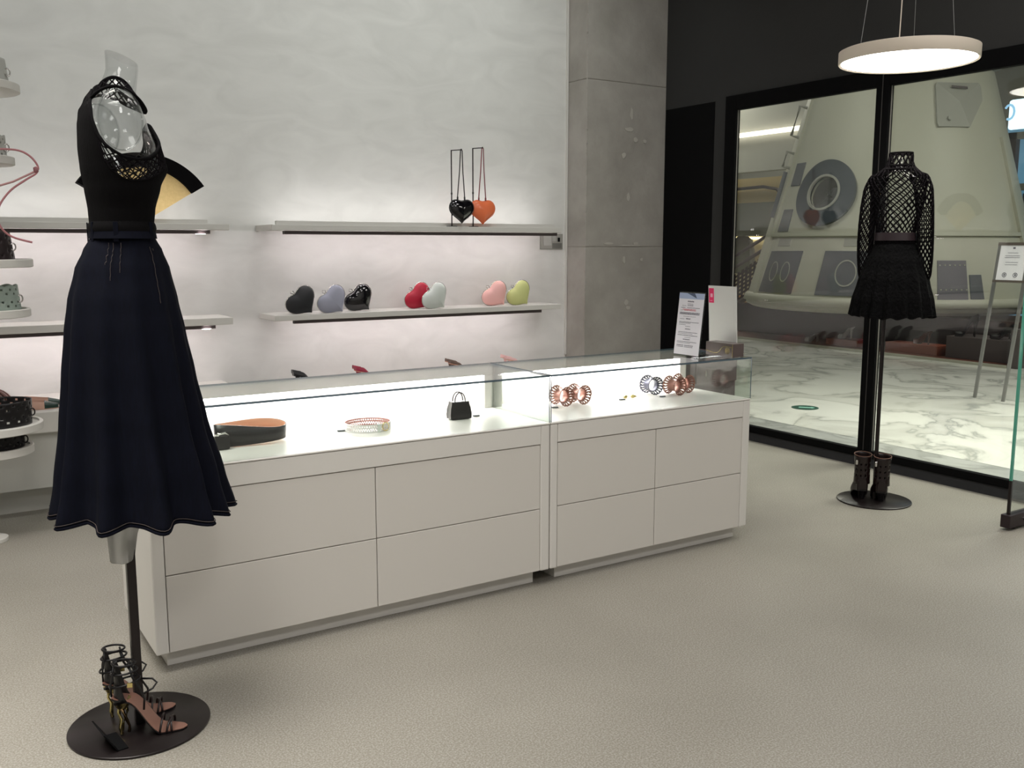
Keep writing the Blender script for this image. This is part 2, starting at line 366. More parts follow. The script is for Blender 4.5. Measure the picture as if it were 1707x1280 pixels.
# ------------------------------------------------------------------ wall shelves and bench
def shelf(label, x0, x1, z0, z1, up, bar):
    L = ((x0+x1)/2, YW, z0); t = thing('wall_shelf', label, 'shelf', L)
    sh(MB().box(x0, x1, 5.504, YW-.001, z0, z1), L).build('board', 'shelf', t, bevel=.003)
    sh(MB().box(bar[0], bar[1], 5.53, 5.56, z0-.021, z0-.0005), L).build('light_channel', 'gap', t)
    sh(MB().box(bar[0]+.01, bar[1]-.01, 5.561, 5.575, z0-.012, z0-.0005), L).build('light_strip', 'led2', t)
    if bar[0] < 0:
        MB().lathe([(.026, z0-.0225), (.026, z0-.0215)], 24, (bar[1]-.05-L[0], 5.545-L[1])).build('puck_light', 'led2', t, loc=(0, 0, -L[2]))
    if up:
        sh(MB().box(bar[0]-.03, x1-.004 if x1 > 2 else x1-.1, 5.58, 5.60, z1+.0005, z1+.024), L).build('upstand', 'shelf', t, bevel=.001)
        sh(MB().box(bar[0], x1-.03 if x1 > 2 else x1-.14, 5.602, 5.64, z1+.0005, z1+.014), L).build('uplight_strip', 'led3', t)
    return t
shelf('upper plaster wall shelf on the right, carrying two hanging heart bags', 1.861, 3.951, 1.433, 1.468, 1, (1.945, 3.93))
shelf('middle plaster wall shelf on the right, carrying seven heart bags', 1.861, 3.951, .899, .933, 0, (1.99, 3.80))
shelf('upper plaster wall shelf on the left, behind the denim skirt mannequin', -1.2, 1.614, 1.433, 1.468, 1, (-1.1, 1.511))
shelf('lower plaster wall shelf on the left, behind the denim skirt', -1.2, 1.614, .893, .934, 0, (-1.1, 1.518))
for lab, x0, x1, zt in (('long low plaster bench on the left under the wall shelves, behind the denim skirt', -1.6, 1.614, .531), ('low plaster bench on the right behind the counters, carrying the pumps', 1.861, 4.19, .458)):
    L = ((x0+x1)/2, 5.45, 0); t = thing('wall_bench', lab, 'bench', L)
    sh(MB().box(x0, x1, 5.15, YW-.001, zt-.106, zt), L).build('bench_top', 'shelf', t, bevel=.004)
    sh(MB().box(x0, x1, 5.19, YW-.001, .14, zt-.1062), L).build('bench_body', 'bench', t)
    sh(MB().box(x0, x1, 5.31, YW-.001, 0, .1398), L).build('plinth', 'bench', t)

# control panel under the upper shelf
L = (4.05, YW, 1.37); t = thing('control_panel', 'small grey flush control panel on the wall under the upper right shelf', 'control panel', L)
sh(MB().box(3.965, 4.165, YW-.012, YW-.0005, 1.318, 1.430), L).build('plate', mat('panel_grey', (146, 145, 138), .6), t, bevel=.002)
sh(MB().box(3.99, 4.06, YW-.016, YW-.0125, 1.345, 1.415).box(4.065, 4.10, YW-.015, YW-.0125, 1.375, 1.415), L).build('button_field', mat('panel_grey2', (166, 165, 160), .6), t)
sh(MB().box(4.07, 4.155, YW-.0145, YW-.0125, 1.325, 1.362), L).build('dark_cover', mat('panel_dark', (100, 100, 95), .6), t)
sh(MB().box(4.118, 4.135, YW-.018, YW-.0125, 1.372, 1.402), L).build('switch', 'black', t)

# ------------------------------------------------------------------ heart bags
def heart_pts(n=44):
    P = []
    for i in range(n):
        a = 2*pi*i/n
        hx, hy = 16*sin(a)**3/34, (13*cos(a)-5*cos(2*a)-2*cos(3*a)-cos(4*a))/30.5+.07
        b = .52*(1-.75*max(0, -cos(a))**3)
        P.append(((1-b)*hx+b*.56*sin(a), (1-b)*hy+b*(.44*cos(a)-.02)))
    return P                                             # about one wide, tip at the bottom
def heart_body(size, depth):
    H = heart_pts(); R = []
    for sg in (1, -1):
        ss = [(.0, 1), (.30, .96), (.55, .86), (.76, .68), (.90, .46), (.975, .26), (1, .08)]
        if sg < 0: ss = ss[::-1]
        for s, d in ss:
            s = max(s, .002)
            R.append([(x*s*size, -sg*d*depth/2, y*s*size) for x, y in H])
    return MB().rings(R, cap=(1, 1))
def heart_bag(name, label, group, m, loc, size=.185, tilt=radians(42), yaw=0.0, metal='chrome', strap=None):
    t = thing(name, label, 'handbag', loc, yaw, group)
    H = heart_pts(); ca, sa = cos(tilt), sin(tilt)
    def rot(p): return (p[0]*ca-p[1]*sa, p[0]*sa+p[1]*ca)
    low = min(rot((x*size, y*size))[1] for x, y in H)
    def place(mb): mb.v = [((x*ca-z*sa), y, (x*sa+z*ca)-low+.001) for x, y, z in mb.v]; return mb
    place(heart_body(size, .062)).build('bag_body', m, t, smooth=60)
    # zip running along the top of both lobes, with its puller
    zp = [(x*size*1.005, 0, y*size*1.005) for x, y in H]
    n = len(zp); seq = zp[n-15:]+zp[:16]
    place(MB().tube(seq, .0035, 6, up=(0, 1, 0))).build('zip', metal, t, smooth=1)
    a = zp[0]
    place(MB().tube([(a[0]-.004, 0, a[2]+.002), (a[0]-.016, -.006, a[2]+.018), (a[0]-.008, -.010, a[2]+.030), (a[0]+.006, -.006, a[2]+.016), (a[0]+.002, 0, a[2]+.004)], .0022, 6)).build('zip_puller', metal, t, smooth=1)
    return t
ZB = .9335
G = 'heart bags on the middle shelf'
for nm, c, rgh in (('heart_black', (34, 35, 38), .5), ('heart_lilac', (158, 160, 176), .55), ('heart_gloss', (10, 9, 13), .12), ('heart_red', (176, 28, 54), .45), ('heart_white', (206, 212, 206), .5), ('heart_pink', (238, 184, 178), .55), ('heart_lime', (204, 208, 140), .55), ('heart_orange', (232, 120, 78), .25)):
    M[nm] = mat(nm, c, rgh, coat=.8 if rgh < .2 else 0, bump=(150, .08, .001) if rgh > .4 else None)
for lab, m, x, y, yw in (('matte black heart bag, leftmost on the middle shelf', 'heart_black', 2.050, 5.56, -.10),
                     ('lilac grey heart bag in front of the glossy black heart', 'heart_lilac', 2.245, 5.545, -.05),
                     ('glossy black heart bag behind the lilac grey heart', 'heart_gloss', 2.455, 5.62, -.15),
                     ('crimson heart bag partly behind the white heart', 'heart_red', 2.875, 5.62, -.05),
                     ('white heart bag leaning before the crimson heart', 'heart_white', 2.965, 5.55, .0),
                     ('pale pink heart bag beside the lime heart', 'heart_pink', 3.46, 5.60, -.25),
                     ('lime yellow heart bag, rightmost on the middle shelf', 'heart_lime', 3.64, 5.575, -.12)):
    heart_bag('heart_bag', lab, G, m, (x, y, ZB), .191, yaw=yw)
    st = MB().box(-.05, .05, -.006, .006, 0, .0006)
# two hanging heart bags on slim stands
def hanging(label, m, lcol, x, z, stx, zt, slab, dy=0):
    s = thing('bag_stand', slab, 'stand', (stx, 5.54+dy, 1.4685), 0, 'bag stands on the upper shelf')
    zt -= 1.4685
    MB().box(-.03, .03, -.02, .02, 0, .004).build('stand_base', 'metal', s, bevel=.001)
    MB().tube([(0, 0, .004), (0, 0, zt)], .0042, 8).build('pole', 'metal', s, smooth=40)
    MB().tube([(0, 0, zt-.003), (x-stx, -.045, zt)], .0032, 8).tube([(x-stx, -.046, zt-.006), (x-stx, -.046, zt+.006)], .004, 8).build('hook_arm', 'metal', s, smooth=40)
    MB().lathe([(.006, zt*.42), (.006, zt*.42+.012)], 10).build('collar', 'metal', s)
    t = thing('hanging_heart_bag', label, 'handbag', (x, 5.494+dy, z), 0, 'heart bags on the upper shelf')
    S = .178 if m == 'heart_gloss' else .184
    heart_body(S, .06).build('bag_body', m, t, smooth=60)
    H = heart_pts(); zp = [(a*S*1.005, 0, b*S*1.005) for a, b in H]
    MB().tube(zp[-15:]+zp[:16], .003, 6, up=(0, 1, 0)).build('zip', 'leather' if m == 'heart_gloss' else 'heart_orange', t, smooth=1)
    h = zt+1.4685-z+.004
    st = MB()
    for sx, bx in ((-1, -.030), (1, .022)):
        st.tube([(bx*1.05, 0, .062), (bx, .0, .095), (bx*.5, 0, h*.62), (sx*.006, 0, h-.01), (0, 0, h)], .0034, 6)
    st.build('strap', lcol, t, smooth=1)
    for bx in (-.030, .022): MB().tube([(bx*1.04, 0, .058), (bx, 0, .086)], .0055, 6).build('strap_loop', lcol, t, smooth=1)
hanging('glossy black patent heart bag hanging from a black strap', 'heart_gloss', 'leather', 3.137, 1.574, 3.088, 1.960, 'slim dark bag stand holding the glossy black heart bag')
hanging('shiny orange heart bag hanging from a thin red strap', 'heart_orange', mat('red_strap', (128, 60, 64), .5), 3.318, 1.574, 3.27, 1.985, 'slim dark bag stand holding the orange heart bag', .034)

# ------------------------------------------------------------------ shoes
def foot_w(t): return .5*(.052+.030*sin(min(1, max(0, (t-.12)/.75))*pi)**1.3)*(1 if t < .8 else max(.12, sqrt(max(0, 1-((t-.8)/.203)**2))))*(1 if t > .04 else .75)
def sole_z(t, hh):
    if t < .22: return hh-hh*.10*(t/.22)
    if t < .68: u = (t-.22)/.46; return hh*.90*(1-(3*u*u-2*u**3))
    return 0
def sole_mb(Ls, hh, th=.004, n=22, side=1):
    R = []
    for i in range(n):
        t = i/(n-1); ww = foot_w(t); z = sole_z(t, hh); off = side*.006*sin(t*pi)
        x = t*Ls; R.append([(x, off-ww, z+th), (x, off-ww, z), (x, off+ww, z), (x, off+ww, z+th)])
    return MB().rings(R)
def upper_mb(Ls, hh, t0, t1, hfun, openf, n=16, side=1, th=.0045):
    R = []
    for i in range(n):
        t = t0+(t1-t0)*i/(n-1); ww = foot_w(t)*1.03; z = sole_z(t, hh)+th; u = hfun(t); op = openf(t); x = t*Ls; off = side*.006*sin(t*pi)
        m = .003 if op else u*1.08
        R.append([(x, off+a*ww, z+b) for a, b in ((-1, 0), (-1.05, u*.5), (-.85, u if op else u*.9), (-.70, m if op else u), (0, m), (.70, m if op else u), (.85, u if op else u*.9), (1.05, u*.5), (1, 0))])
    return MB().rings(R)
def heel_mb(hh, top=.020, bot=.005, x=.028, n=12):
    R = []
    for k in range(7):
        u = k/6; r = bot+(top-bot)*u**2.4; z = u*(hh*.93+.002)+.0005
        R.append([(x+.010*(1-u)+r*cos(2*pi*j/n)*1.0, r*.9*sin(2*pi*j/n), z) for j in range(n)])
    return MB().rings(R)
def pump(label, m, liner, loc, rz=0, Ls=.235, hh=.114, group=None):
    t = thing('pump', label, 'shoe', loc, rz, group)
    sole_mb(Ls, hh).build('sole', liner, t, smooth=30)
    upper_mb(Ls, hh, 0.0, .46, lambda q: .019-.010*q, lambda q: q > .02).build('heel_counter', m, t, smooth=50)
    upper_mb(Ls, hh, .70, .995, lambda q: .036-.022*((q-.7)/.3)**1.5, lambda q: False).build('toe_cap', m, t, smooth=50)
    upper_mb(Ls, hh, .46, .70, lambda q: .022+.014*((q-.46)/.24), lambda q: True).build('vamp_side', 'glass', t, smooth=50)
    heel_mb(hh, .013, .0045).build('heel', m, t, smooth=40)
    return t
ZP = .4585
M['shoe_brown'] = mat('dark_brown_suede', (52, 42, 38), .8); M['shoe_red'] = mat('raspberry_satin', (150, 26, 58), .4)
M['shoe_mink'] = mat('mink_brown_satin', (96, 76, 66), .4); M['shoe_pink'] = mat('pale_pink_leather', (228, 186, 184), .45)
for x, m, c in ((1.945, 'leather', 'black'), (2.345, 'shoe_red', 'raspberry red'), (3.015, 'shoe_mink', 'mink brown'), (3.455, 'shoe_pink', 'pale pink')):
    pump('%s high-heeled pump on the wall bench, front one of its pair' % c, m, 'tan' if c != 'black' else 'leather', (x, 5.46, ZP), -.08, group='pumps on the wall bench')
    pump('%s high-heeled pump on the wall bench, rear one of its pair' % c, m, 'tan' if c != 'black' else 'leather', (x+.03, 5.56, ZP), -.08, group='pumps on the wall bench')

# ------------------------------------------------------------------ things inside the glass cases
ZD = .6605
def ring_strip(rx, ry, h, n=72, r0=0, wob=0.0, holes=None, a0=0, a1=2*pi):
    """upright strip bent to an oval; holes=(rows, every) leaves small openings"""
    mb = MB(); rows = 6 if holes else 1
    for j in range(rows+1):
        for i in range(n):
            a = a0+(a1-a0)*i/n; mb.v.append((rx*cos(a)*(1+wob*cos(3*a)), ry*sin(a), h*j/rows))
    for j in range(rows):
        for i in range(n):
            if holes and j in (1, 2, 4) and (i+(j == 2)) % 2 and not (abs(i-54) < 7): continue
            k = (i+1) % n; mb.f.append((j*n+i, j*n+k, (j+1)*n+k, (j+1)*n+i))
    return mb
t = thing('belt', 'narrow white perforated belt coiled in the glass case beside the small bag', 'belt', (1.448, 3.265, ZD), .05)
ring_strip(.088, .078, .030, n=120, holes=1).build('belt_strap', mat('white_leather', (226, 224, 222), .5), t, solid=.0022)
mb = ring_strip(.0858, .0758, .030, n=120, holes=1); mb.build('belt_lining', mat('rose_lining', (176, 124, 116), .6), t, solid=.0006)
MB().tube([(.035+.013*cos(a), -.079, .0185+.016*sin(a)) for a in [k*2*pi/14 for k in range(14)]], .0020, 6, loop=True, up=(0, 1, 0)).build('buckle', 'gold', t, smooth=1)
MB().box(.002, .012, -.084, -.073, -.0, .031).build('keeper', 'heart_white', t)
t = thing('wide_belt', 'wide black leather belt with tan lining coiled in the glass case beside the skirt', 'belt', (1.0, 3.25, ZD), .06)
def wide(rx, ry, h, ins=0):
    R = []
    n = 60; mb = MB(); h = h*1.12
    for j in range(2):
        for i in range(n):
            a = 2*pi*i/n; x = rx*cos(a)*(1-.06*abs(sin(a)))*(1-.05*(cos(a) > 0)); y = ry*math.copysign(abs(sin(a))**.8, sin(a))+(.010*sin(2*a)); s = 1+ (.04 if j else 0)
            zz = (.004+.006*cos(a)) if j == 0 else h-.010*cos(a+.5)+.004*sin(2*a)
            mb.v.append((x*s, y*s, max(0, zz+.002)))
    for i in range(n): k = (i+1) % n; mb.f.append((i, k, n+k, n+i))
    return mb
wide(.128, .050, .062).build('belt_strap', 'leather', t, solid=.003, smooth=1)
wide(.1245, .0465, .062).build('belt_lining', mat('tan_suede', (206, 148, 118), .7), t, solid=.001, smooth=1)
MB().box(-.150, -.098, -.060, -.040, .0, .052).build('belt_end', 'leather', t, bevel=.006)
MB().tube([(-.150, -.062, .054), (-.118, -.064, .060), (-.104, -.060, .052)], .0035, 8).tube([(-.140, -.062, .050), (-.138, -.062, .062)], .003, 8).build('buckle', 'chrome', t, smooth=1)
t = thing('mini_bag', 'tiny black leather tote bag with two loop handles in the glass case', 'handbag', (1.843, 3.262, ZD), -.1)
prof = [(.036, .017, 0), (.0445, .022, .004), (.046, .0225, .022), (.043, .020, .045), (.038, .017, .062), (.037, .0155, .072)]
R = []
for a, b, z in prof:
    R.append([(sx*a*(1 if abs(q) < .8 else .96), sy, z) for sx, sy, q in [((cos(th)/max(abs(cos(th)), abs(sin(th)))), b*sin(th)/max(abs(cos(th)), abs(sin(th))), cos(th)) for th in [k*2*pi/24 for k in range(24)]]])
MB().rings(R).build('bag_body', 'leather', t, smooth=50)
for sy, nm in ((-.012, 0), (.012, 1)):
    MB().tube([(-.024+.0*sy, sy, .066)]+[(-.022*cos(a), sy, .074+.034*sin(a)) for a in [k*pi/12 for k in range(13)]]+[(.024, sy, .066)], .0023, 6, up=(0, 1, 0)).build('handle', 'yarn', t, smooth=1)
MB().box(-.036, .036, -.0165, .0165, .066, .070).build('top_band', 'leather', t, bevel=.001)
def cuff(label, m, loc, rz, group):
    t = thing('cuff_bracelet', label, 'bracelet', loc, rz, group)
    n = 68; R0 = .0255; mb = MB(); prof = [-.036, -.033, -.0285, -.024, -.019, -.009, 0, .009, .019, .024, .0285, .033, .036]
    for y in prof:
        f = max(0, (abs(y)-.012)/.024); r = R0+.0155*f**1.3
        for i in range(n):
            sc = 1+(.055*abs(cos(i*pi*17/n)) if abs(y) > .034 else 0)
            a = 2*pi*i/n; mb.v.append((r*sc*cos(a), y, r*sc*sin(a)+.0435))
    for j in range(len(prof)-1):
        for i in range(n):
            if j in (1, 2, 3, 8, 9, 10) and i % 4 in (0, 1) and (i % 4 == 0 or j in (2, 9)): continue
            k = (i+1) % n; mb.f.append((j*n+i, j*n+k, (j+1)*n+k, (j+1)*n+i))
    mb.build('cuff_shell', m, t, solid=.0016, smooth=50)
    return t
gc = 'leather cuffs in the right glass case'
cuff('left one of the two copper cuffs beside the case joint', 'copper', (2.374, 3.300, ZD), .10, gc)
cuff('right one of the two copper cuffs beside the case joint', 'copper', (2.468, 3.300, ZD), .10, gc)
cuff('pewter grey scalloped cuff behind a copper cuff near the signs', 'pewter', (2.915, 3.335, ZD), -.10, gc)
cuff('copper scalloped cuff in front of the pewter grey cuff', 'copper', (2.992, 3.262, ZD), .12, gc)
cuff('rightmost copper scalloped cuff, at the light box end', 'copper', (3.082, 3.300, ZD), .12, gc)
for lab, x, y, r in (('left one of two small gold drop earrings in the glass case', 2.722, 3.29, .3), ('right one of two small gold drop earrings in the glass case', 2.762, 3.285, 2.6)):
    t = thing('earring', lab, 'earring', (x, y, ZD), r, 'gold drop earrings in the right glass case')
    MB().lathe([(.0005, -.018), (.004, -.012), (.0075, -.003), (.0085, .004), (.006, .009), (.001, .012)], 14).build('drop', 'gold', t, smooth=1, loc=(0, 0, .0095), rot=(0, pi/2, 0))
    MB().tube([(.012, 0, .0095), (.017, 0, .013), (.019, 0, .018)], .0012, 6).build('ear_hook', 'gold', t, smooth=1)
for lab, x, y in (('left of the white perforated belt', 1.345, 3.275), ('beside the tiny tote bag', 1.930, 3.275), ('beside the case joint and the left copper cuffs', 2.315, 3.265), ('left of the gold earrings', 2.690, 3.275), ('below the pewter grey cuff', 2.900, 3.24)):
    tag(box1('price_tag', 'price', (-.014, .014, -.005, .005, .0002, .006), bevel=.001, loc=(x, y, ZD), rot=(0, 0, -.2)), 'tiny grey price tag, '+lab, 'price tag', 'price tags in the glass cases')

# ------------------------------------------------------------------ things on top of the glass
ZG = .8492
t = thing('leaflet_stand', 'acrylic stand holding a printed white notice with a blue header', 'sign', (2.985, 3.185, ZG))
def slant(mb, lean): mb.v = [(x+z*lean, y, z) for x, y, z in mb.v]; return mb
ln = .11
slant(MB().box(0, .003, -.085, .085, 0, .290), ln).build('acrylic_sheet', 'glass', t)
MB().prism([(0, 0), (.003, 0), (.003, .002), (.075, .002), (.075, 0), (.078, 0), (.035, .290), (.032, .290)], 'y', -.085, .085)
mb = MB().box(.0, .07, -.085, .085, 0, .003); mb.build('acrylic_foot', 'glass', t)
slant(MB().box(-.0022, -.0006, -.080, .080, .006, .284), ln).build('printed_sheet', 'paper', t)
hd = MB().box(-.003, -.0024, -.080, .080, .258, .284); slant(hd, ln).build('blue_header', mat('header_blue', (168, 182, 212), .5), t)
wdg = MB().prism([(.03, .284), (-.02, .284), (-.035, .262)], 'x', -.0036, -.0031); slant(wdg, ln).build('header_figure', mat('header_dark', (72, 84, 112), .5), t)
ink = MB(); red = MB(); rr = random.Random(5)
def line(mb, z, y0, y1, h=.0030, x=-.0028):      # y runs + (left in view) to - (right)
    y = y0
    while y > y1:
        wd = rr.uniform(.0022, .0042); mb.box(x, x+.0004, max(y-wd, y1), y, z, z+h*rr.uniform(.75, 1)); y -= wd+rr.uniform(.0006, .0016)
for z, a, b, h in ((.244, .022, -.018, .006), (.234, .022, -.014, .0025), (.226, .055, .03, .002), (.2265, .02, -.015, .004), (.2165, .062, .034, .003), (.2165, .022, -.060, .003), (.205, .064, .046, .002), (.193, .066, -.062, .0045), (.1875, .066, -.062, .0045), (.178, .04, -.04, .0018), (.166, .062, .032, .002), (.166, .022, -.006, .005), (.152, .064, -.062, .003), (.1475, .064, -.01, .0022), (.140, .064, .02, .0022), (.133, .022, -.01, .0022), (.120, .022, -.012, .0045), (.106, .064, -.060, .003), (.100, .064, -.03, .0022), (.092, .066, -.062, .0032), (.0835, .02, -.02, .0018), (.073, .028, -.016, .0045), (.063, .066, -.060, .003), (.0575, .066, -.02, .0022), (.046, .066, .022, .004), (.046, .016, -.040, .004), (.040, .066, .022, .003), (.040, .016, -.040, .003)):
    line(ink, z, a, b, h)
line(red, .2090, .050, -.036, .0035); line(red, .2045, .040, -.036, .0035)
slant(ink, ln).build('printed_text', 'ink', t); slant(red, ln).build('red_text', 'redink', t)
t = thing('acrylic_sign', 'tall white slanted sign with a small pink label in its corner', 'sign', (3.235, 3.195, ZG))
ls = -.06
slant(MB().box(-.018, -.014, -.100, .078, 0, .312), ls).build('sign_panel', 'acrylic', t, bevel=.001)
slant(MB().box(-.0187, -.0182, .042, .074, .232, .300), ls).build('pink_label', 'pink', t)
lb = MB().box(-.0192, -.0188, .049, .064, .258, .275)
slant(lb, ls).build('label_square', mat('label_pale', (240, 178, 196), .6), t)
l2 = MB(); line(l2, .240, .066, .052, .0025, -.0192); slant(l2, ls).build('label_text', 'paper', t)
MB().box(-.018, .045, -.100, .078, 0, .004).build('sign_foot', 'glass', t)
t = thing('card_box', 'taupe box with a gold curved line and round monogram on the glass top', 'box', (3.155, 3.112, ZG))
MB().box(-.035, .035, -.085, .085, 0, .060).build('box_body', 'taupe', t, bevel=.0015)
ln2 = [(-.0356, .085, .020), (-.0356, .030, .012), (-.0356, .012, .013), (-.0356, -.002, .022), (-.0356, -.016, .038), (-.0356, -.030, .046), (-.0356, -.085, .045)]
MB().tube(ln2, .0011, 6, up=(1, 0, 0)).tube([(-.0356, -.083, .003), (-.0356, -.083, .058)], .0009, 6, up=(1, 0, 0)).build('gold_line', 'gold', t)
mg = MB().tube([(-.0356, -.052+.0125*cos(a), .027+.0125*sin(a)) for a in [k*2*pi/24 for k in range(24)]], .0009, 6, loop=True, up=(1, 0, 0))
mg.tube([(-.0356, -.052+.0055*cos(a)+.003, .029+.006*sin(a)) for a in [k*2*pi/14 for k in range(14)]], .0009, 6, loop=True, up=(1, 0, 0))
mg.tube([(-.0356, -.052-.006*cos(a)-.001, .025+.0055*sin(a)) for a in [-1.4+k*.42 for k in range(11)]], .0009, 6, up=(1, 0, 0))
mg.build('monogram', 'gold', t)
L = (3.63, 3.82, 0); t = thing('side_cabinet', 'low taupe brown cabinet standing behind the right end of the counter', 'cabinet', L)
sh(MB().box(3.46, 3.80, 3.66, 3.98, 0, .745), L).build('cabinet_body', mat('taupe_lacquer', (96, 84, 86), .35), t, bevel=.003)
sh(MB().box(3.455, 3.805, 3.652, 3.985, .7455, .765), L).build('cabinet_top', mat('taupe_dark', (70, 60, 62), .35), t, bevel=.002)
sh(MB().box(3.50, 3.795, 3.648, 3.6595, .62, .74), L).build('cabinet_drawer', mat('taupe_lacquer2', (100, 88, 90), .3), t, bevel=.001)
sh(MB().tube([(3.56, 3.640, .66), (3.56, 3.640, .69)], .004, 8), L).build('cabinet_handle', 'chrome', t)

# ------------------------------------------------------------------ pendant lamp
PL = (4.20, 2.987, 2.225)
t = thing('pendant_lamp', 'round white disc pendant lamp hanging on thin wires near the window', 'lamp', PL)
MB().lathe([(.308, .005), (.318, 0), (.321, .004), (.321, .058), (.312, .062), (0.001, .062)], 72, cap=(0, 1)).build('lamp_shade', 'lampbody', t, smooth=40)
MB().lathe([(.001, .006), (.309, .006), (.309, .012), (.001, .012)], 72).build('diffuser', 'lamp', t)
for a in (radians(150), radians(30), radians(-90)):
    MB().tube([(.24*cos(a), .24*sin(a), .062), (.05*cos(a), .05*sin(a), ZC-PL[2]-.02)], .0014, 6).build('suspension_wire', 'wire', t)
MB().tube([(-.05, .02, .062), (-.02, .01, ZC-PL[2]-.02)], .0028, 6).build('power_cable', 'lampbody', t)
MB().lathe([(.07, ZC-PL[2]-.03), (.07, ZC-PL[2]-.001)], 24).build('canopy', 'lampbody', t)

# ------------------------------------------------------------------ mannequins
def interp(T, z):
    if z <= T[0][0]: return T[0][1:]
    for a, b in zip(T, T[1:]):
        if z <= b[0]:
            u = (z-a[0])/(b[0]-a[0]); u = u*u*(3-2*u)*.5+u*.5
            return tuple(p+(q-p)*u for p, q in zip(a[1:], b[1:]))
    return T[-1][1:]
#      z      cx     hx(depth) hy(width) exponent
BODY = [(.49, .000, .036, .040), (.60, .004, .052, .052), (.95, .020, .085, .095), (1.18, .030, .105, .165), (1.30, .030, .090, .135),
        (1.40, .029, .070, .100), (1.44, .031, .073, .104), (1.50, .036, .084, .122), (1.545, .043, .097, .136), (1.60, .034, .090, .148),
        (1.66, .024, .077, .156), (1.695, .022, .068, .150), (1.72, .026, .060, .118), (1.74, .033, .052, .078), (1.76, .042, .047, .056), (1.80, .052, .043, .047), (1.84, .058, .041, .045)]
def body_pt(a, z, off=0.0, T=BODY):
    cx, hx, hy = interp(T, z)
    e = .86 if z < 1.7 else 1
    c, s = cos(a), sin(a)
    return (cx+(hx+off)*math.copysign(abs(c)**e, c), (hy+off)*math.copysign(abs(s)**e, s), z)
def body_loft(z0, z1, n=56, rows=44, off=0.0, T=BODY):
    return [[body_pt(2*pi*j/n, z0+(z1-z0)*i/rows, off, T) for j in range(n)] for i in range(rows+1)]
def lattice(S, nu, nv, wrap=True, v0=0, v1=1, keep=None):
    """diagonal net over surface S(u, v); half-step lattice of rhombi"""
    idx = {}; mb = MB()
    def V(i, j):
        ii = i % (2*nu) if wrap else i
        if (ii, j) not in idx:
            idx[(ii, j)] = len(mb.v); mb.v.append(tuple(S(ii/(2*nu), v0+(v1-v0)*min(1, max(0, j/(2*nv))))))
        return idx[(ii, j)]
    for j in range(0, 2*nv+1):
        for i in range(2*nu):
            if (i+j) % 2: continue
            if not wrap and (i == 0 or i == 2*nu): continue
            if j == 0: q = (V(i-1, 0), V(i+1, 0), V(i, 1))
            elif j == 2*nv: q = (V(i+1, j), V(i-1, j), V(i, j-1))
            else: q = (V(i, j-1), V(i+1, j), V(i, j+1), V(i-1, j))
            if keep and not keep(i/(2*nu), v0+(v1-v0)*j/(2*nv)): continue
            mb.f.append(q)
    return mb
def pleated(prof, nf, amp, n=168, ph=0.0, T=None, hem=None):
    """skirt: prof rows (z, cx, r_x, r_y); folds deepen downwards"""
    R = []; rows = 46; z0, z1 = prof[0][0], prof[-1][0]
    for i in range(rows+1):
        z = z0+(z1-z0)*i/rows; cx, rx, ry = interp(prof, z); k = max(0, (z1-z)/(z1-z0)); A = amp*k**1.1
        row = []
        for j in range(n):
            a = 2*pi*j/n
            f = 1+A*(cos(nf*a+ph+.9*sin(2*a+ph))+.35*cos((nf*2-3)*a+1.3)*k)
            zz = z+(hem(a)*k**6 if hem else 0)
            row.append((cx+rx*f*cos(a), ry*f*sin(a), zz))
        R.append(row)
    return R

# --- near mannequin: clear torso, black top, denim skirt
M['cleart'] = glass('clear_torso', (246, 247, 247), 1.5, .05)
P1 = (.478, 2.70, 0)
t = thing('mannequin', 'clear torso mannequin on dark pole and round base, wearing the long denim skirt', 'mannequin', P1)
mann1 = t
MB().lathe([(.188, 0), (.190, .002), (.190, .0065), (.188, .008)], 96).build('base_plate', 'metal', t, smooth=40)
MB().box(-.012, .012, -.012, .012, .008, .55).build('pole', 'metal', t, bevel=.002)
tb = MB().rings(body_loft(1.38, 1.80, off=-.004), cap=(1, 0))
top = []
for j in range(56):
    p = body_pt(2*pi*j/56, 1.80, -.004); top.append((p[0], p[1], 1.828-.42*(p[0]-.052)))
tb2 = MB().rings([[body_pt(2*pi*j/56, 1.80, -.004) for j in range(56)], top], cap=(0, 1))
tb.build('torso', 'cleart', t, smooth=1); tb2.build('neck', 'cleart', t, smooth=40)
for sy in (-1, 1):
    ac = MB(); R = []
    for rr_, yy in ((.062, .142), (.066, .150), (.064, .156), (.052, .158), (.030, .163), (.002, .166)):
        R.append([(.012+rr_*.80*cos(a), sy*yy, 1.655+rr_*1.12*sin(a)) for a in [2*pi*k/40 for k in range(40)]])
    ac.rings(R).build('arm_cap', 'cleart', t, smooth=1)
    MB().tube([(.012+.066*.80*cos(a), sy*.151, 1.655+.066*1.12*sin(a)) for a in [2*pi*k/48 for k in range(48)]], .0026, 8, loop=True, up=(0, 1, 0)).build('arm_cap_rim', 'cleart', t, smooth=1)
# moulded cut thigh end below the skirt
R = []
for z, r, cx in ((.487, .025, -.020), (.492, .028, -.020), (.56, .034, -.016), (.70, .06, .0)):
    R.append([(cx+r*(1+.10*cos(4*a))*cos(a)*1.05, r*(1+.10*cos(4*a))*sin(a), z) for a in [2*pi*k/36 for k in range(36)]])
MB().rings(R).build('torso_end', mat('frosted_clear', (206, 206, 204), .22, trans=.55), t, smooth=50)

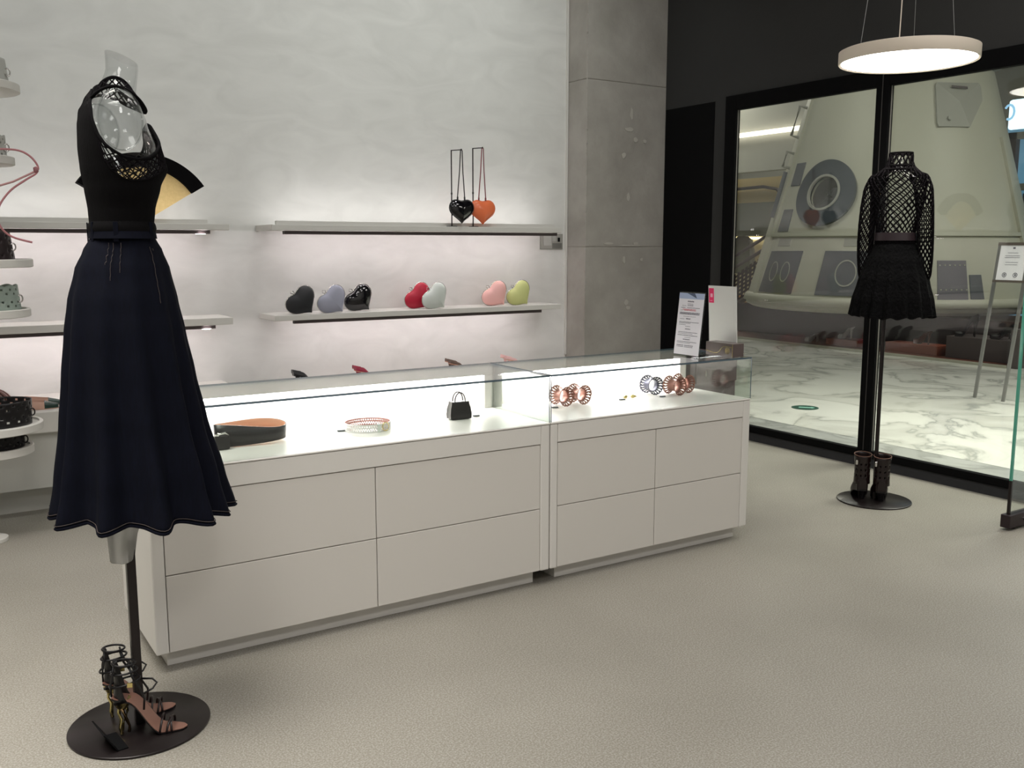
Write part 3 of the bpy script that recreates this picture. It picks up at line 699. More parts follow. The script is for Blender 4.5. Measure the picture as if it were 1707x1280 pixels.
ZT = [(0, 1.665), (12, 1.655), (24, 1.625), (37, 1.602), (55, 1.582), (72, 1.567), (87, 1.562), (100, 1.567), (112, 1.580), (124, 1.597), (134, 1.620), (142, 1.650), (150, 1.690), (160, 1.722), (180, 1.742)]
def ztop(a):
    d = abs(math.degrees(math.atan2(sin(a), cos(a)))); 
    for p, q in zip(ZT, ZT[1:]):
        if d <= q[0]:
            u = (d-p[0])/(q[0]-p[0]); return p[1]+(q[1]-p[1])*u
    return ZT[-1][1]
def band_w(a):
    d = abs(math.degrees(math.atan2(sin(a), cos(a))))
    if d < 15: return .035
    if d < 125: return .052
    return max(.012, .052-.040*(d-125)/14)
t = thing('knit_top', 'black sleeveless knit top with openwork band, on the clear torso', 'top', (P1[0], P1[1], 1.38))
n = 120; R = []
for i in range(40):
    row = []
    for j in range(n):
        a = 2*pi*j/n; zt = ztop(a)-band_w(a); z = 1.385+(zt-1.385)*i/39
        x, y, z = body_pt(a, z, .0045+.0010*cos(a*60)); row.append((x, y, z-1.38))
    R.append(row)
MB().rings(R, cap=(0, 0)).build('knit_body', 'knit', t, solid=.003, smooth=1)
def Sband(u, v):
    a = 2*pi*u; zt = ztop(a); z = zt-band_w(a)*(1-v); p = body_pt(a, z, .006); return (p[0], p[1], p[2]-1.38)
lattice(Sband, 38, 3).build('openwork_band', 'yarn', t, wire=.0052)
edge = [Vector(body_pt(2*pi*j/160, ztop(2*pi*j/160), .006))-Vector((0, 0, 1.38)) for j in range(160)]
MB().tube(edge, .0042, 6, loop=True).build('neckline_edge', 'knit', t, smooth=1)
# collar ring going over the shoulder and round the neck
NK = [(-.028, 0, 1.722), (-.026, -.040, 1.728), (-.012, -.068, 1.745), (.014, -.078, 1.756), (.042, -.076, 1.750), (.068, -.060, 1.732), (.086, -.028, 1.716), (.092, 0, 1.708)]
NK = NK+[(x, -y, z) for x, y, z in NK[-2:0:-1]]
def smooth_loop(P, m):
    P = [Vector(p) for p in P]; n = len(P); out = []
    for k in range(m):
        f = k*n/m; i = int(f); u = f-i; a, b, c, d = P[(i-1) % n], P[i], P[(i+1) % n], P[(i+2) % n]
        out.append(.5*((2*b)+(-a+c)*u+(2*a-5*b+4*c-d)*u*u+(-a+3*b-3*c+d)*u**3))
    return out
nk = smooth_loop(NK, 96)
def Scol(u, v):
    k = int(round(u*96)) % 96; p = nk[k]; d = Vector((p.x-.03, p.y, 0)).normalized()
    q = p+Vector((0, 0, .0105))*(2*v-1)-d*(2*v-1)*.010
    return (q.x, q.y, q.z-1.38)
lattice(Scol, 24, 1).build('openwork_collar', 'yarn', t, wire=.006)
for v in (-.12, 1.1):
    MB().tube([Scol(k/96, v) for k in range(96)], .0042, 6, loop=True).build('collar_edge', 'knit', t, smooth=1)
mb = MB().rings([[Vector(body_pt(2*pi*j/72, z, o))-Vector((0, 0, 1.38)) for j in range(72)] for z, o in ((1.384, .008), (1.392, .012), (1.402, .011), (1.410, .006))], cap=(0, 0))
mb.build('waist_roll', 'knit', t, smooth=1)

t = thing('denim_skirt', 'long dark navy denim circle skirt with stitched hem, on the near mannequin', 'skirt', (P1[0], P1[1], 0))
SK = [(.624, .042, .216, .216), (.72, .039, .199, .199), (.88, .031, .174, .174), (1.00, .027, .160, .162), (1.12, .024, .146, .152), (1.20, .023, .134, .142), (1.285, .026, .116, .126), (1.335, .029, .096, .112), (1.372, .030, .0755, .103)]
hem = lambda a: -.006*cos(12*a+.6+.9*sin(2*a+.6))-.012*cos(a)
R = pleated(SK, 12, .125, ph=.6, hem=hem)
MB().rings(R, cap=(0, 0)).build('skirt_body', 'denim', t, solid=.003, smooth=1)
MB().tube([(p[0]*1.0+.0, p[1], p[2]+.001) for p in R[0]], .0042, 6, loop=True).build('hem_roll', 'denim', t, smooth=1)
MB().tube([(p[0]+.003*cos(2*pi*j/168), p[1]+.003*sin(2*pi*j/168), p[2]+.010) for j, p in enumerate(R[0])], .0011, 5, loop=True).build('hem_stitching', 'stitch', t)
wb = [[body_pt(2*pi*j/90, z, o) for j in range(90)] for z, o in ((1.366, .003), (1.366, .0065), (1.404, .0065), (1.404, .003))]
MB().rings(wb, cap=(0, 0), loop=False).build('waistband', 'denim', t, smooth=30)
for d in (-165, -112, -52, 30, 100, 165):
    a = radians(d); p = body_pt(a, 1.385, .0092); c, s = cos(a), sin(a); mb = MB()
    mb.box(-.0012, .0016, -.006, .006, -.027, .023); mb.v = [(p[0]+x*c-y*s, p[1]+x*s+y*c, p[2]+z) for x, y, z in mb.v]
    mb.build('belt_loop', 'denim', t, bevel=.0008)
def seam(a, z0, z1, off=.0035, r=.0009):
    pts = []
    for k in range(14):
        z = z0+(z1-z0)*k/13; i = min(46, max(0, int((z-.624)/(1.372-.624)*46))); j = int(round(a/(2*pi)*168)) % 168; p = R[i][j]
        pts.append((p[0]+off*cos(a), p[1]+off*sin(a), z))
    return pts
for d, z0, z1 in ((245, 1.355, 1.26), (254, 1.355, 1.28), (238, 1.355, 1.30), (298, 1.345, 1.20), (303, 1.34, 1.335)):
    MB().tube(seam(radians(d), z0, z1), .0008, 5).build('pleat_stitching', 'stitch', t)

def sandal(label, loc, rz, side):
    Ls, hh = .192, .108; t = thing('strappy_sandal', label, 'shoe', loc, rz, 'strappy sandals on the near mannequin base')
    sole_mb(Ls, hh, .004, side=side).build('sole', 'leather', t, smooth=30)
    s2 = sole_mb(Ls, hh, .0052, side=side); s2.v = [(x, y*.9, z+.0006) for x, y, z in s2.v]; s2.build('insole', mat('nude_insole', (142, 104, 90), .45), t, smooth=30)
    R = []
    for k in range(9):
        q = k/8; ha = radians(100-62*q**.8); rx = .034-.004*sin(q*pi); ry = .025-.003*q
        R.append([(.036+.004*q+rx*cos(pi+ha*j/10), ry*sin(pi+ha*j/10), .100+.108*q+(.012*cos(pi+ha*j/10) if q < .2 else 0)) for j in range(-10, 11)])
    MB().rings(R, closed=False).build('heel_counter', 'leather', t, smooth=1, solid=.0022)
    # sculpted gold heel: three twisting stems under a gold cup
    MB().rings([[(.024+r*cos(a), r*.9*sin(a), z) for a in [2*pi*k/14 for k in range(14)]] for r, z in ((.010, .072), (.017, .080), (.022, .092), (.023, .104))]).build('heel_cup', 'gold', t, smooth=50)
    for k in range(3):
        b = 2*pi*k/3+.4
        MB().tube([(.024+.010*cos(b), .009*sin(b), .080), (.026+.014*cos(b+.5), .013*sin(b+.5), .060), (.028+.008*cos(b+1), .008*sin(b+1), .042), (.026+.015*cos(b+1.5), .013*sin(b+1.5), .022), (.026+.012*cos(b+1.8), .011*sin(b+1.8), .004)], [.0048, .0036, .0048, .0034, .0046], 8).build('heel_stem', 'gold' if k < 2 else mat('bronze_heel', (120, 98, 70), .25, metal=1), t, smooth=1)
    def arc(t0, h, lean=0, w=1.05, n=15, r=.0034, x1=None):
        ww = foot_w(t0)*w; zs = sole_z(t0, hh)+.003; pts = []
        for k in range(n):
            a = pi*k/(n-1); pts.append((t0*Ls+lean*sin(a)+((x1-t0)*Ls*(1-cos(a))/2 if x1 else 0), side*.006*sin(t0*pi)-ww*cos(a), zs+h*sin(a)))
        return MB().tube(pts, r, 6, up=(1, 0, 0), flat=.6)
    arc(.64, .036, .006).build('toe_strap', 'brown', t, smooth=1)
    arc(.73, .030, .004, x1=.80).build('toe_strap', 'brown', t, smooth=1)
    arc(.80, .028, 0, x1=.74).build('toe_strap', 'brown', t, smooth=1)
    for zz, rx, ry, tl in ((.150, .040, .029, .22), (.182, .034, .027, .10), (.205, .030, .025, -.05)):
        MB().tube([(.034+rx*cos(a), ry*sin(a), zz+tl*rx*cos(a)) for a in [2*pi*k/22 for k in range(22)]], .0030, 6, loop=True).build('ankle_strap', 'leather', t, smooth=1)
    for sy in (-1, 1):
        MB().tube([(.002, sy*.022, .120), (.002, sy*.027, .150), (.008, sy*.025, .182), (.012, sy*.018, .205)], .0028, 6).build('side_strap', 'leather', t, smooth=1)
        MB().tube([(.085, sy*.029, .078), (.088, sy*.030, .110), (.075, sy*.022, .140), (.058, sy*.018, .168), (.05, sy*.015, .200)], .0030, 6).build('side_strap', 'leather', t, smooth=1)
    MB().tube([(.075, .012, .150), (.105, .006, .150), (.118, -.004, .142), (.108, -.014, .130), (.086, -.024, .122)], .0028, 6).build('loose_strap', 'leather', t, smooth=1)
    MB().box(.046, .060, -.034, -.030, .146, .160).build('buckle', 'gold', t, bevel=.001)
    return t
sandal('strappy sandal with sculpted gold heel, nearer the viewer on the base', (.405, 2.668, .0085), -.36, 1)
sandal('strappy sandal with sculpted gold heel, behind the pole on the base', (.398, 2.778, .0085), -.16, -1)
t = thing('price_stand', 'small black folded price card leaning on the near round base', 'price card', (.384, 2.65, .0085), 0)
mb = MB().prism([(0, 0), (.004, 0), (-.030, .055), (-.034, .055)], 'y', -.085, .02); mb.build('card_flap', 'black', t, rot=(0, 0, .12))
MB().box(.002, .028, -.085, .02, 0, .003).build('card_foot', 'black', t, rot=(0, 0, .12))

# --- far mannequin seen from the back: openwork sweater, belt, short skirt, boots
P2 = (4.285, 3.10, 0); RZ2 = radians(26); PT = (4.301, 3.077)
t = thing('mannequin', 'torso mannequin on thin dark pole and round base by the window, in a net sweater', 'mannequin', P2, RZ2)
MB().lathe([(.186, 0), (.188, .002), (.188, .0065), (.186, .008)], 80).build('base_plate', 'metal', t, smooth=40)
MB().tube([(0, 0, .008), (0, 0, 1.02)], .0105, 14).build('pole', 'metal', t, smooth=40)
B2 = [(z-.006, cx, hx*.90, hy*.80) for z, cx, hx, hy in BODY if z > .9]
MB().rings(body_loft(1.0, 1.79, off=-.008, T=B2)).build('torso', 'cleart', t, smooth=1, loc=(.0043, -.0277, 0))

t = thing('net_sweater', 'black openwork net sweater with high collar and long sleeves, on the window mannequin', 'sweater', PT+(0,), RZ2)
def Sb(u, v): return body_pt(2*pi*u, 1.36+(1.742-1.36)*v, .010, B2)
lattice(Sb, 24, 11).build('net_body', 'yarn', t, wire=.0085)
nr = []
for z, r in ((1.728, .082), (1.742, .068), (1.756, .061), (1.778, .057), (1.800, .056), (1.812, .055)):
    nr.append([(.045+(z-1.73)*.12+r*cos(a)*.92, r*sin(a), z) for a in [2*pi*k/48 for k in range(48)]])
def Sn(u, v):
    f = v*5; i = min(4, int(f)); w_ = f-i; k = int(round(u*48)) % 48; a, b = nr[i][k], nr[i+1][k]; return tuple(p+(q-p)*w_ for p, q in zip(a, b))
lattice(Sn, 13, 2).build('collar', 'yarn', t, wire=.0105)
MB().tube([Sn(k/48, 1) for k in range(48)], .005, 6, loop=True).tube([Sn(k/48, 0) for k in range(48)], .006, 6, loop=True).tube([Sn(k/48, .3) for k in range(48)], .005, 6, loop=True).build('collar_rib', 'knit', t, smooth=1)
ymb = MB()
for sy in (-1, 1):
    ax = [Vector(p) for p in ((.030, sy*.072, 1.700), (.026, sy*.104, 1.676), (.018, sy*.122, 1.625), (.008, sy*.134, 1.54), (.008, sy*.141, 1.45), (.016, sy*.145, 1.36), (.030, sy*.147, 1.28), (.044, sy*.145, 1.20), (.050, sy*.141, 1.165))]
    rad = [.026, .040, .043, .040, .038, .037, .034, .031, .025]
    def Sa(u, v, ax=ax, rad=rad):
        f = v*(len(ax)-1); i = min(len(ax)-2, int(f)); w_ = f-i; p = ax[i].lerp(ax[i+1], w_); r = rad[i]+(rad[i+1]-rad[i])*w_
        tt = (ax[min(len(ax)-1, i+2)]-ax[max(0, i-1)]).normalized(); s1 = tt.cross(Vector((1, 0, 0))).normalized(); s2 = s1.cross(tt)
        a = 2*pi*u; q = p+s1*(r*cos(a))+s2*(r*sin(a)); return (q.x, q.y, q.z)
    lattice(Sa, 11, 17).build('net_sleeve', 'yarn', t, wire=.0085)
t = thing('waist_belt', 'smooth dark brown leather belt round the waist of the window mannequin', 'belt', (PT[0], PT[1], 1.365), RZ2)
rb = [[Vector(body_pt(2*pi*j/72, z, o, B2))-Vector((0, 0, 1.365)) for j in range(72)] for z, o in ((1.372, .014), (1.371, .018), (1.412, .018), (1.411, .014))]
MB().rings(rb, cap=(0, 0)).build('belt_strap', mat('dark_plum_leather', (44, 34, 38), .38), t, smooth=30)
t = thing('pleated_skirt', 'short black smocked flared skirt on the window mannequin', 'skirt', (PT[0], PT[1], 0), RZ2)
S2 = [(.985, .036, .178, .200), (1.06, .034, .170, .192), (1.16, .032, .148, .170), (1.26, .031, .118, .138), (1.33, .030, .090, .110), (1.376, .029, .070, .092)]
R = pleated(S2, 17, .060, ph=1.1, hem=lambda a: .006*cos(17*a+1.1)+.004*cos(3*a))
MB().rings(R, cap=(0, 0)).build('skirt_body', mat('smocked_black', (8, 8, 9), .85, bump=(85, 1, .012), stretch=(1, 1, .6)), t, solid=.003, smooth=1)
MB().tube(R[0], .0035, 6, loop=True).build('hem_roll', 'knit', t, smooth=1)

def boot(label, loc, rz):
    t = thing('ankle_boot', label, 'boot', loc, rz, 'ankle boots on the window mannequin base')
    Ls, hh = .170, .050
    sole_mb(Ls, hh, .008).build('sole', 'leather', t, smooth=30)
    upper_mb(Ls, hh, .0, .42, lambda q: .055, lambda q: False).build('heel_counter', 'brown', t, smooth=50)
    upper_mb(Ls, hh, .40, .99, lambda q: .055-.030*((q-.4)/.6), lambda q: False).build('vamp', 'brown', t, smooth=50)
    def Ssh(u, v):
        a = 2*pi*u; z = .085+.155*v; rx = .049-.006*sin(v*pi)+.004*v; ry = .041+.003*v-.004*sin(v*pi); return (.048-.002*v+rx*cos(a)*.95, ry*sin(a), z+.004*cos(a)*v)
    mb = MB(); nu, nv = 30, 15
    for j in range(nv+1):
        for i in range(nu): mb.v.append(Ssh(i/nu, j/nv))
    for j in range(nv):
        for i in range(nu):
            if 2 < j < 12 and j % 3 == 1 and i % 3 == 1: continue
            k = (i+1) % nu; mb.f.append((j*nu+i, j*nu+k, (j+1)*nu+k, (j+1)*nu+i))
    mb.build('shaft', 'brown', t, solid=.003, smooth=1)
    MB().tube([Ssh(k/40, 1) for k in range(40)], .002, 6, loop=True).build('top_edge', mat('boot_rim', (110, 76, 60), .6), t, smooth=1)
    heel_mb(hh, .026, .018, .028).build('heel', 'leather', t, smooth=40)
    MB().box(.0, .006, .030, .040, .19, .215).build('side_tab', 'chrome', t, bevel=.001)
    return t
boot('dark brown perforated ankle boot, left one in view on the window base', (4.213, 3.120, .0085), .78)
boot('dark brown perforated ankle boot, right one in view on the window base', (4.256, 3.034, .0085), .72)

# ------------------------------------------------------------------ fan-shaped straw bag on the upper left shelf
t = thing('straw_hat', 'straw cone-shaped hat with wide black rim standing on the upper left shelf', 'hat', (1.155, 5.545, 1.4685))
R = []; R2 = []
# shallow cone lying on its edge: apex low, rim arched upwards
def fan(a, r, d): return (.392*r*sin(a), d, .004+.372*r*cos(a))
mb = MB(); mb2 = MB(); N = 40; A0 = radians(57)
def shell(r0, r1, th, wav):
    R = []
    for k in range(N+1):
        a = -A0+2*A0*k/N
        ring = []
        for r, s in ((r0, -1), (r1, -1), (r1, 1), (r0, 1)):
            x, y, z = fan(a, r, s*th*(.35+.65*r)+wav*cos(a*1.0)*(r*r))
            ring.append((x, y, z))
        R.append(ring)
    return R
MB().rings([[r[0], r[1]] for r in shell(.03, .835, .0, 0)], closed=False).build('straw_body', 'straw', t, smooth=40)
MB().rings(shell(.80, 1.0, .036, 0)).build('black_rim', 'knit', t, smooth=40)

# ------------------------------------------------------------------ round tray stand at the left edge
L = (.285, 4.78, 0); t = thing('tray_stand', 'white column display stand with six round trays at the left edge', 'display stand', L)
MB().tube([(-.02, .06, .0), (-.02, .06, 2.3)], .02, 16).build('column', 'shelf', t, smooth=40)
MB().lathe([(.07, 0), (.07, .02)], 48, (-.02, .06)).build('stand_base', 'shelf', t, bevel=.003)
TR = [(2.035, .225), (1.728, .185), (1.288, .228), (1.070, .205), (.560, .222), (.455, .178)]
for z, r in TR:
    MB().lathe([(r-.006, z-.036), (r, z-.033), (r, z-.003), (r-.003, z), (r-.016, z), (r-.016, z-.010), (.001, z-.010)], 56).build('round_tray', 'shelf', t, smooth=40)
def corset(name, label, m, lin_, z, rx, h, cat='belt', flare=.0, every=4, rim=0, dx=0, dy=0, buckle=1):
    t = thing(name, label, cat, (L[0]+dx, L[1]+dy, z-.0095), 0, 'corset belts on the round trays')
    mb = MB(); n = 84; rows = 12
    for j in range(rows+1):
        for i in range(n):
            a = 2*pi*i/n; s = 1+flare*(j/rows); zz = h*j/rows+(rim*abs(sin(i*pi*14/n)) if j == rows else 0)
            mb.v.append((rx*s*cos(a), rx*.72*s*sin(a), zz))
    for j in range(rows):
        for i in range(n):
            if every and j in (2, 4, 8, 10) and (i+(j in (4, 10))*2) % every == 0: continue
            k = (i+1) % n; mb.f.append((j*n+i, j*n+k, (j+1)*n+k, (j+1)*n+i))
    mb.build('belt_wall', m, t, solid=.0028, smooth=50)
    if lin_:
        MB().rings([[((rx-.004)*(1+flare*q)*cos(a), (rx-.004)*.72*(1+flare*q)*sin(a), h*q*.99) for a in [2*pi*i/60 for i in range(60)]] for q in (.0, .98)], cap=(0, 0)).build('lining', lin_, t, smooth=1, solid=.001) if not every else None
    if buckle:
        a = -.35; x, y = rx*(1+flare*.5)*cos(a), rx*.72*(1+flare*.5)*sin(a)
        MB().tube([(x+.008+.010*cos(b), y-.006, h*.5+.016*sin(b)) for b in [2*pi*k/14 for k in range(14)]], .003, 6, loop=True, up=(0, 1, 0)).build('buckle', 'chrome' if m != 'leather' else 'metal', t, smooth=1)
        MB().box(x-.05, x+.004, y-.014, y-.006, h*.5-.010, h*.5+.010).build('buckle_strap', m, t, bevel=.002)
    return t
M['chalk'] = mat('chalk_leather', (176, 176, 170), .6); M['sage'] = mat('sage_leather', (150, 164, 154), .55); M['oxblood'] = mat('oxblood_lasercut', (30, 18, 20), .4)
corset('corset_belt', 'chalk white structured belt on the topmost round tray', 'chalk', 0, TR[0][0], .185, .115, flare=-.06, every=0, cat='belt')
corset('corset_belt', 'chalk white laser-cut belt on the second round tray from the top', 'chalk', 0, TR[1][0], .155, .095, flare=-.02, rim=.008, cat='belt')
corset('corset_belt', 'dark oxblood corset belt on the third round tray, below the upper shelf', 'oxblood', 0, TR[2][0], .158, .125, flare=-.10, every=6)
corset('corset_belt', 'pale sage green laser-cut corset belt with scalloped edge', 'sage', 0, TR[3][0], .168, .108, flare=-.06, rim=.008)
corset('corset_belt', 'wide black laser-cut corset belt on the large lower tray', 'leather', 0, TR[4][0], .175, .110, flare=.03, every=4, dy=-.01)
corset('corset_belt', 'black laser-cut corset belt on the lowest round tray', 'leather', 0, TR[5][0], .140, .070, flare=.02)
t = thing('lasercut_bag', 'burgundy brown slatted leather bowl bag standing on the bench behind the trays', 'handbag', (.235, 5.37, .5315))
mb = MB(); n = 60
for j in range(9):
    for i in range(n):
        a = 2*pi*i/n; v = j/8; r = .205*(1-.0*v)*sqrt(max(.03, 1-(v*.93)**3)); mb.v.append((r*cos(a), r*.55*sin(a), .118*v))
for j in range(8):
    for i in range(n):
        if 3 <= j <= 6 and i % 3 == 0: continue
        k = (i+1) % n; mb.f.append((j*n+i, j*n+k, (j+1)*n+k, (j+1)*n+i))
mb.build('bag_shell', mat('cocoa_leather', (112, 76, 68), .45), t, solid=.003, smooth=50)
for k, (x, y) in enumerate(((.40, 5.27), (.43, 5.37))):
    t = thing('ballet_flat', 'nude ballet flat with dark green tip on the bench, %s' % ('front one' if k == 0 else 'rear one'), 'shoe', (x, y, .5315), -.1, 'flats on the wall bench')
    sole_mb(.235, .006, .004).build('sole', mat('nude_leather', (190, 152, 134), .5), t, smooth=30)
    upper_mb(.235, .006, 0, .72, lambda q: .044-.016*q, lambda q: q > .02).build('shoe_side', mat('nude_leather2', (196, 158, 140), .5), t, smooth=50)
    upper_mb(.235, .006, .72, .995, lambda q: .034-.016*(q-.72)/.28, lambda q: False).build('toe_cap', mat('dark_green_patent', (28, 52, 44), .2), t, smooth=50)
t = thing('cord', 'thin dusty pink leather cord looping from the second round tray', 'cord', (.46, 4.62, 1.42))
pts = [(-.10, -.0, .328), (.0, -.01, .328), (.05, -.02, .305), (.078, -.02, .265), (.072, -.02, .235), (.03, -.02, .205), (-.03, -.02, .16), (-.075, -.02, .10), (-.09, -.02, .04), (-.07, -.02, -.01), (-.03, -.02, -.04), (.045, -.02, -.062)]
P = [Vector(p) for p in pts]; out = []
for i in range(len(P)-1):
    a, b, c, d = P[max(0, i-1)], P[i], P[i+1], P[min(len(P)-1, i+2)]
    for q in range(6):
        u = q/6; out.append(.5*((2*b)+(-a+c)*u+(2*a-5*b+4*c-d)*u*u+(-a+3*b-3*c+d)*u**3))
MB().tube(out, .0042, 8).build('cord_loop', mat('dusty_pink', (176, 118, 122), .6), t, smooth=1)
MB().tube([(.078, -.02, .262), (.066, -.02, .240), (-.02, -.02, .195), (-.12, -.02, .160)], .0042, 8).build('cord_tail', mat('dusty_pink2', (186, 140, 140), .6), t, smooth=1)
MB().lathe([(.001, -.014), (.009, -.010), (.010, .008), (.001, .014)], 10, (.070, -.02)).build('knot', mat('dusty_pink3', (150, 100, 104), .6), t, loc=(0, 0, .248), smooth=1)

# ------------------------------------------------------------------ mall: the space-capsule booth and what stands round it
AX, AY, Z0, R0, KK = 11.96, 8.60, .55, 1.99, .267
def cp(deg, z, off=0.0):
    r = R0-KK*(z-Z0)+off; a = radians(deg); return (AX+r*cos(a), AY+r*sin(a), z+off*KK)
LC = (AX, AY, 0)
t = thing('capsule_booth', 'big beige space-capsule shaped booth beyond the window, tapering upwards', 'booth', LC)
cap_ = t
R = [[cp(360*j/96, z, o) for j in range(96)] for z, o in ((.50, -.10), (.52, -.01), (.56, 0), (1.30, 0), (1.46, 0), (1.48, 0), (2.6, 0), (4.9, 0))]
sh(MB().rings(R), LC).build('capsule_hull', 'hull', t, smooth=40)
def patch(name, m, corners, off=.012, th=.02, parent=None, n=8, chamfer=0):
    """corners: (deg, z) polygon; curved slab standing off the hull"""
    c = corners; out = []
    mb = MB()
    if len(c) == 4:
        G_ = []
        for i in range(n+1):
            u = i/n; row = []
            for k in (0, 1):
                p = (c[0][0]+(c[1][0]-c[0][0])*u, c[0][1]+(c[1][1]-c[0][1])*u); q = (c[3][0]+(c[2][0]-c[3][0])*u, c[3][1]+(c[2][1]-c[3][1])*u)
                row.append((p, q)[k])
            G_.append(row)
        R = []
        for (p, q) in G_:
            R.append([cp(p[0], p[1], off), cp(q[0], q[1], off), cp(q[0], q[1], off-th), cp(p[0], p[1], off-th)])
        mb.rings(R)
    else:
        k = len(c); cx = sum(p[0] for p in c)/k; cz = sum(p[1] for p in c)/k
        vs = [cp(p[0], p[1], off) for p in c]+[cp(p[0], p[1], off-th) for p in c]+[cp(cx, cz, off)]
        mb.add(vs, [(i, (i+1) % k, 2*k) for i in range(k)]+[(i, (i+1) % k, k+(i+1) % k, k+i) for i in range(k)])
    return sh(mb, LC).build(name, m, parent or cap_, bevel=.004)
def disc(name, m, cd, cz, rd, rz, off, th=.03, inner=0, n=48):
    mb = MB()
    if inner: rs = [(1, off-th), (1, off), (inner, off), (inner, off-th)]
    else: rs = [(1, off-th), (1, off), (.6, off), (.02, off)]
    R = [[cp(cd+rd*s*cos(a), cz+rz*s*sin(a), o) for a in [2*pi*k/n for k in range(n)]] for s, o in rs]
    mb.rings(R, cap=(0, 0)); return sh(mb, LC).build(name, m, cap_, smooth=40)
disc('porthole_ring', 'portmirror', 183.6, 2.02, 15.8, .43, .05, .06, inner=.50)
disc('porthole_glass', mat('porthole_glass', (128, 128, 122), .05, metal=.85), 186, 1.99, 8.0, .22, .030, .02)
disc('porthole_rim', 'hull_grey', 183.6, 2.02, 8.6, .235, .062, .03, inner=.88)
patch('hatch', 'hatch', [(156.6, 1.262), (178.6, 1.268), (177.2, .700), (155.0, .700)])
patch('hatch', 'hatch', [(189.6, 1.270), (212, 1.270), (214, .700), (188.2, .700)])
for cd, rz_ in ((163.5, .135), (171.2, .135), (199.5, .17)):
    disc('hatch_ring', 'hull_grey', cd, .985, 2.6 if cd < 190 else 4.2, rz_, .020, .01, inner=.9)
patch('access_panel', 'hull_grey', [(235.2, 3.375), (263.0, 3.385), (264.2, 3.33), (263.4, 3.16), (252.3, 2.815), (235.2, 2.815), (234.6, 2.86), (234.5, 3.33)], off=.035, th=.04)
patch('panel_slot', 'gap', [(243.5, 3.335), (253.6, 3.325), (253.6, 3.295), (243.5, 3.305)], off=.042, th=.006)
disc('panel_latch', 'hull_grey', 241, 2.92, 1.0, .03, .055, .02)
patch('side_plate', 'hatch', [(157.0, 2.46), (165.6, 2.46), (165.4, 2.15), (157.0, 2.15)])
patch('side_plate', 'hatch', [(157.4, 1.83), (165.2, 1.83), (165.6, 1.53), (156.8, 1.53)])
patch('vent', 'hull_grey', [(160.5, 1.43), (170.0, 1.43), (169.6, 1.33), (160.5, 1.33)], off=.006, th=.01)
patch('vent', 'hull_grey', [(197, 1.43), (206, 1.43), (206, 1.33), (197, 1.33)], off=.006, th=.01)
patch('window_panel', mat('blue_grey_panel', (100, 98, 104), .3), [(232.8, 1.155), (244.0, 1.155), (243.6, .62), (232.4, .62)])
patch('window_panel', mat('blue_grey_panel2', (82, 86, 90), .3), [(244.8, .98), (249.8, .98), (250.0, .68), (244.6, .68)])
for z in (1.10, .80): 
    mb = MB()
    for k in range(6):
        p = cp(233.6+k*1.9, z, .014); mb.lathe([(.010, -.008), (.010, .008)], 8, (p[0], p[1])); mb.v[-16:] = [(a, b, c+z) for a, b, c in mb.v[-16:]]
    sh(mb, LC).build('rivet_row', 'hull', cap_)
R = [[cp(150+150*k/60, z, o) for k in range(61)] for z, o in ((1.455, 0), (1.455, .030), (1.50, .030), (1.50, 0))]
sh(MB().rings(R, closed=False), LC).build('hull_band', 'hull', cap_)
R = [[cp(140+170*k/60, z, o) for k in range(61)] for z, o in ((.56, 0), (.56, .06), (.66, .05), (.68, 0))]
sh(MB().rings(R, closed=False), LC).build('hull_skirt', 'hull', cap_, smooth=1)
for dg, za, zb in ((144.5, 3.25, 2.85), (146.5, 2.62, 2.42)):
    a, b, c, d = cp(dg, za, 0), cp(dg, za, .10), cp(dg, zb, .10), cp(dg, zb, 0)
    sh(MB().tube([a, b, c, d], .022, 8), LC).build('grab_handle', 'hull_grey', cap_, smooth=40)
a, b = cp(148, 2.35, .05), cp(148, 1.72, .05)
sh(MB().tube([a, b], .04, 4), LC).build('side_bar', 'hatch', cap_)
R = [[cp(d, z, o) for d, o in ((151.5, 0), (151.5, .035), (153.2, .035), (153.2, 0))] for z in [.62+.14*k for k in range(30)]]
sh(MB().rings(R), LC).build('hull_rib', 'hull', cap_)
R = [[cp(d, z, o) for d, o in ((276.0, 0), (276.0, .035), (278.6, .035), (278.6, 0))] for z in [.62+.14*k for k in range(16)]]
sh(MB().rings(R), LC).build('hull_rib', 'hull', cap_)
R = [[cp(200+95*k/40, z, o) for k in range(41)] for z, o in ((3.62, 0), (3.62, .09), (3.68, .09), (3.68, 0))]
sh(MB().rings(R, closed=False), LC).build('roof_rail', 'hull_grey', cap_)

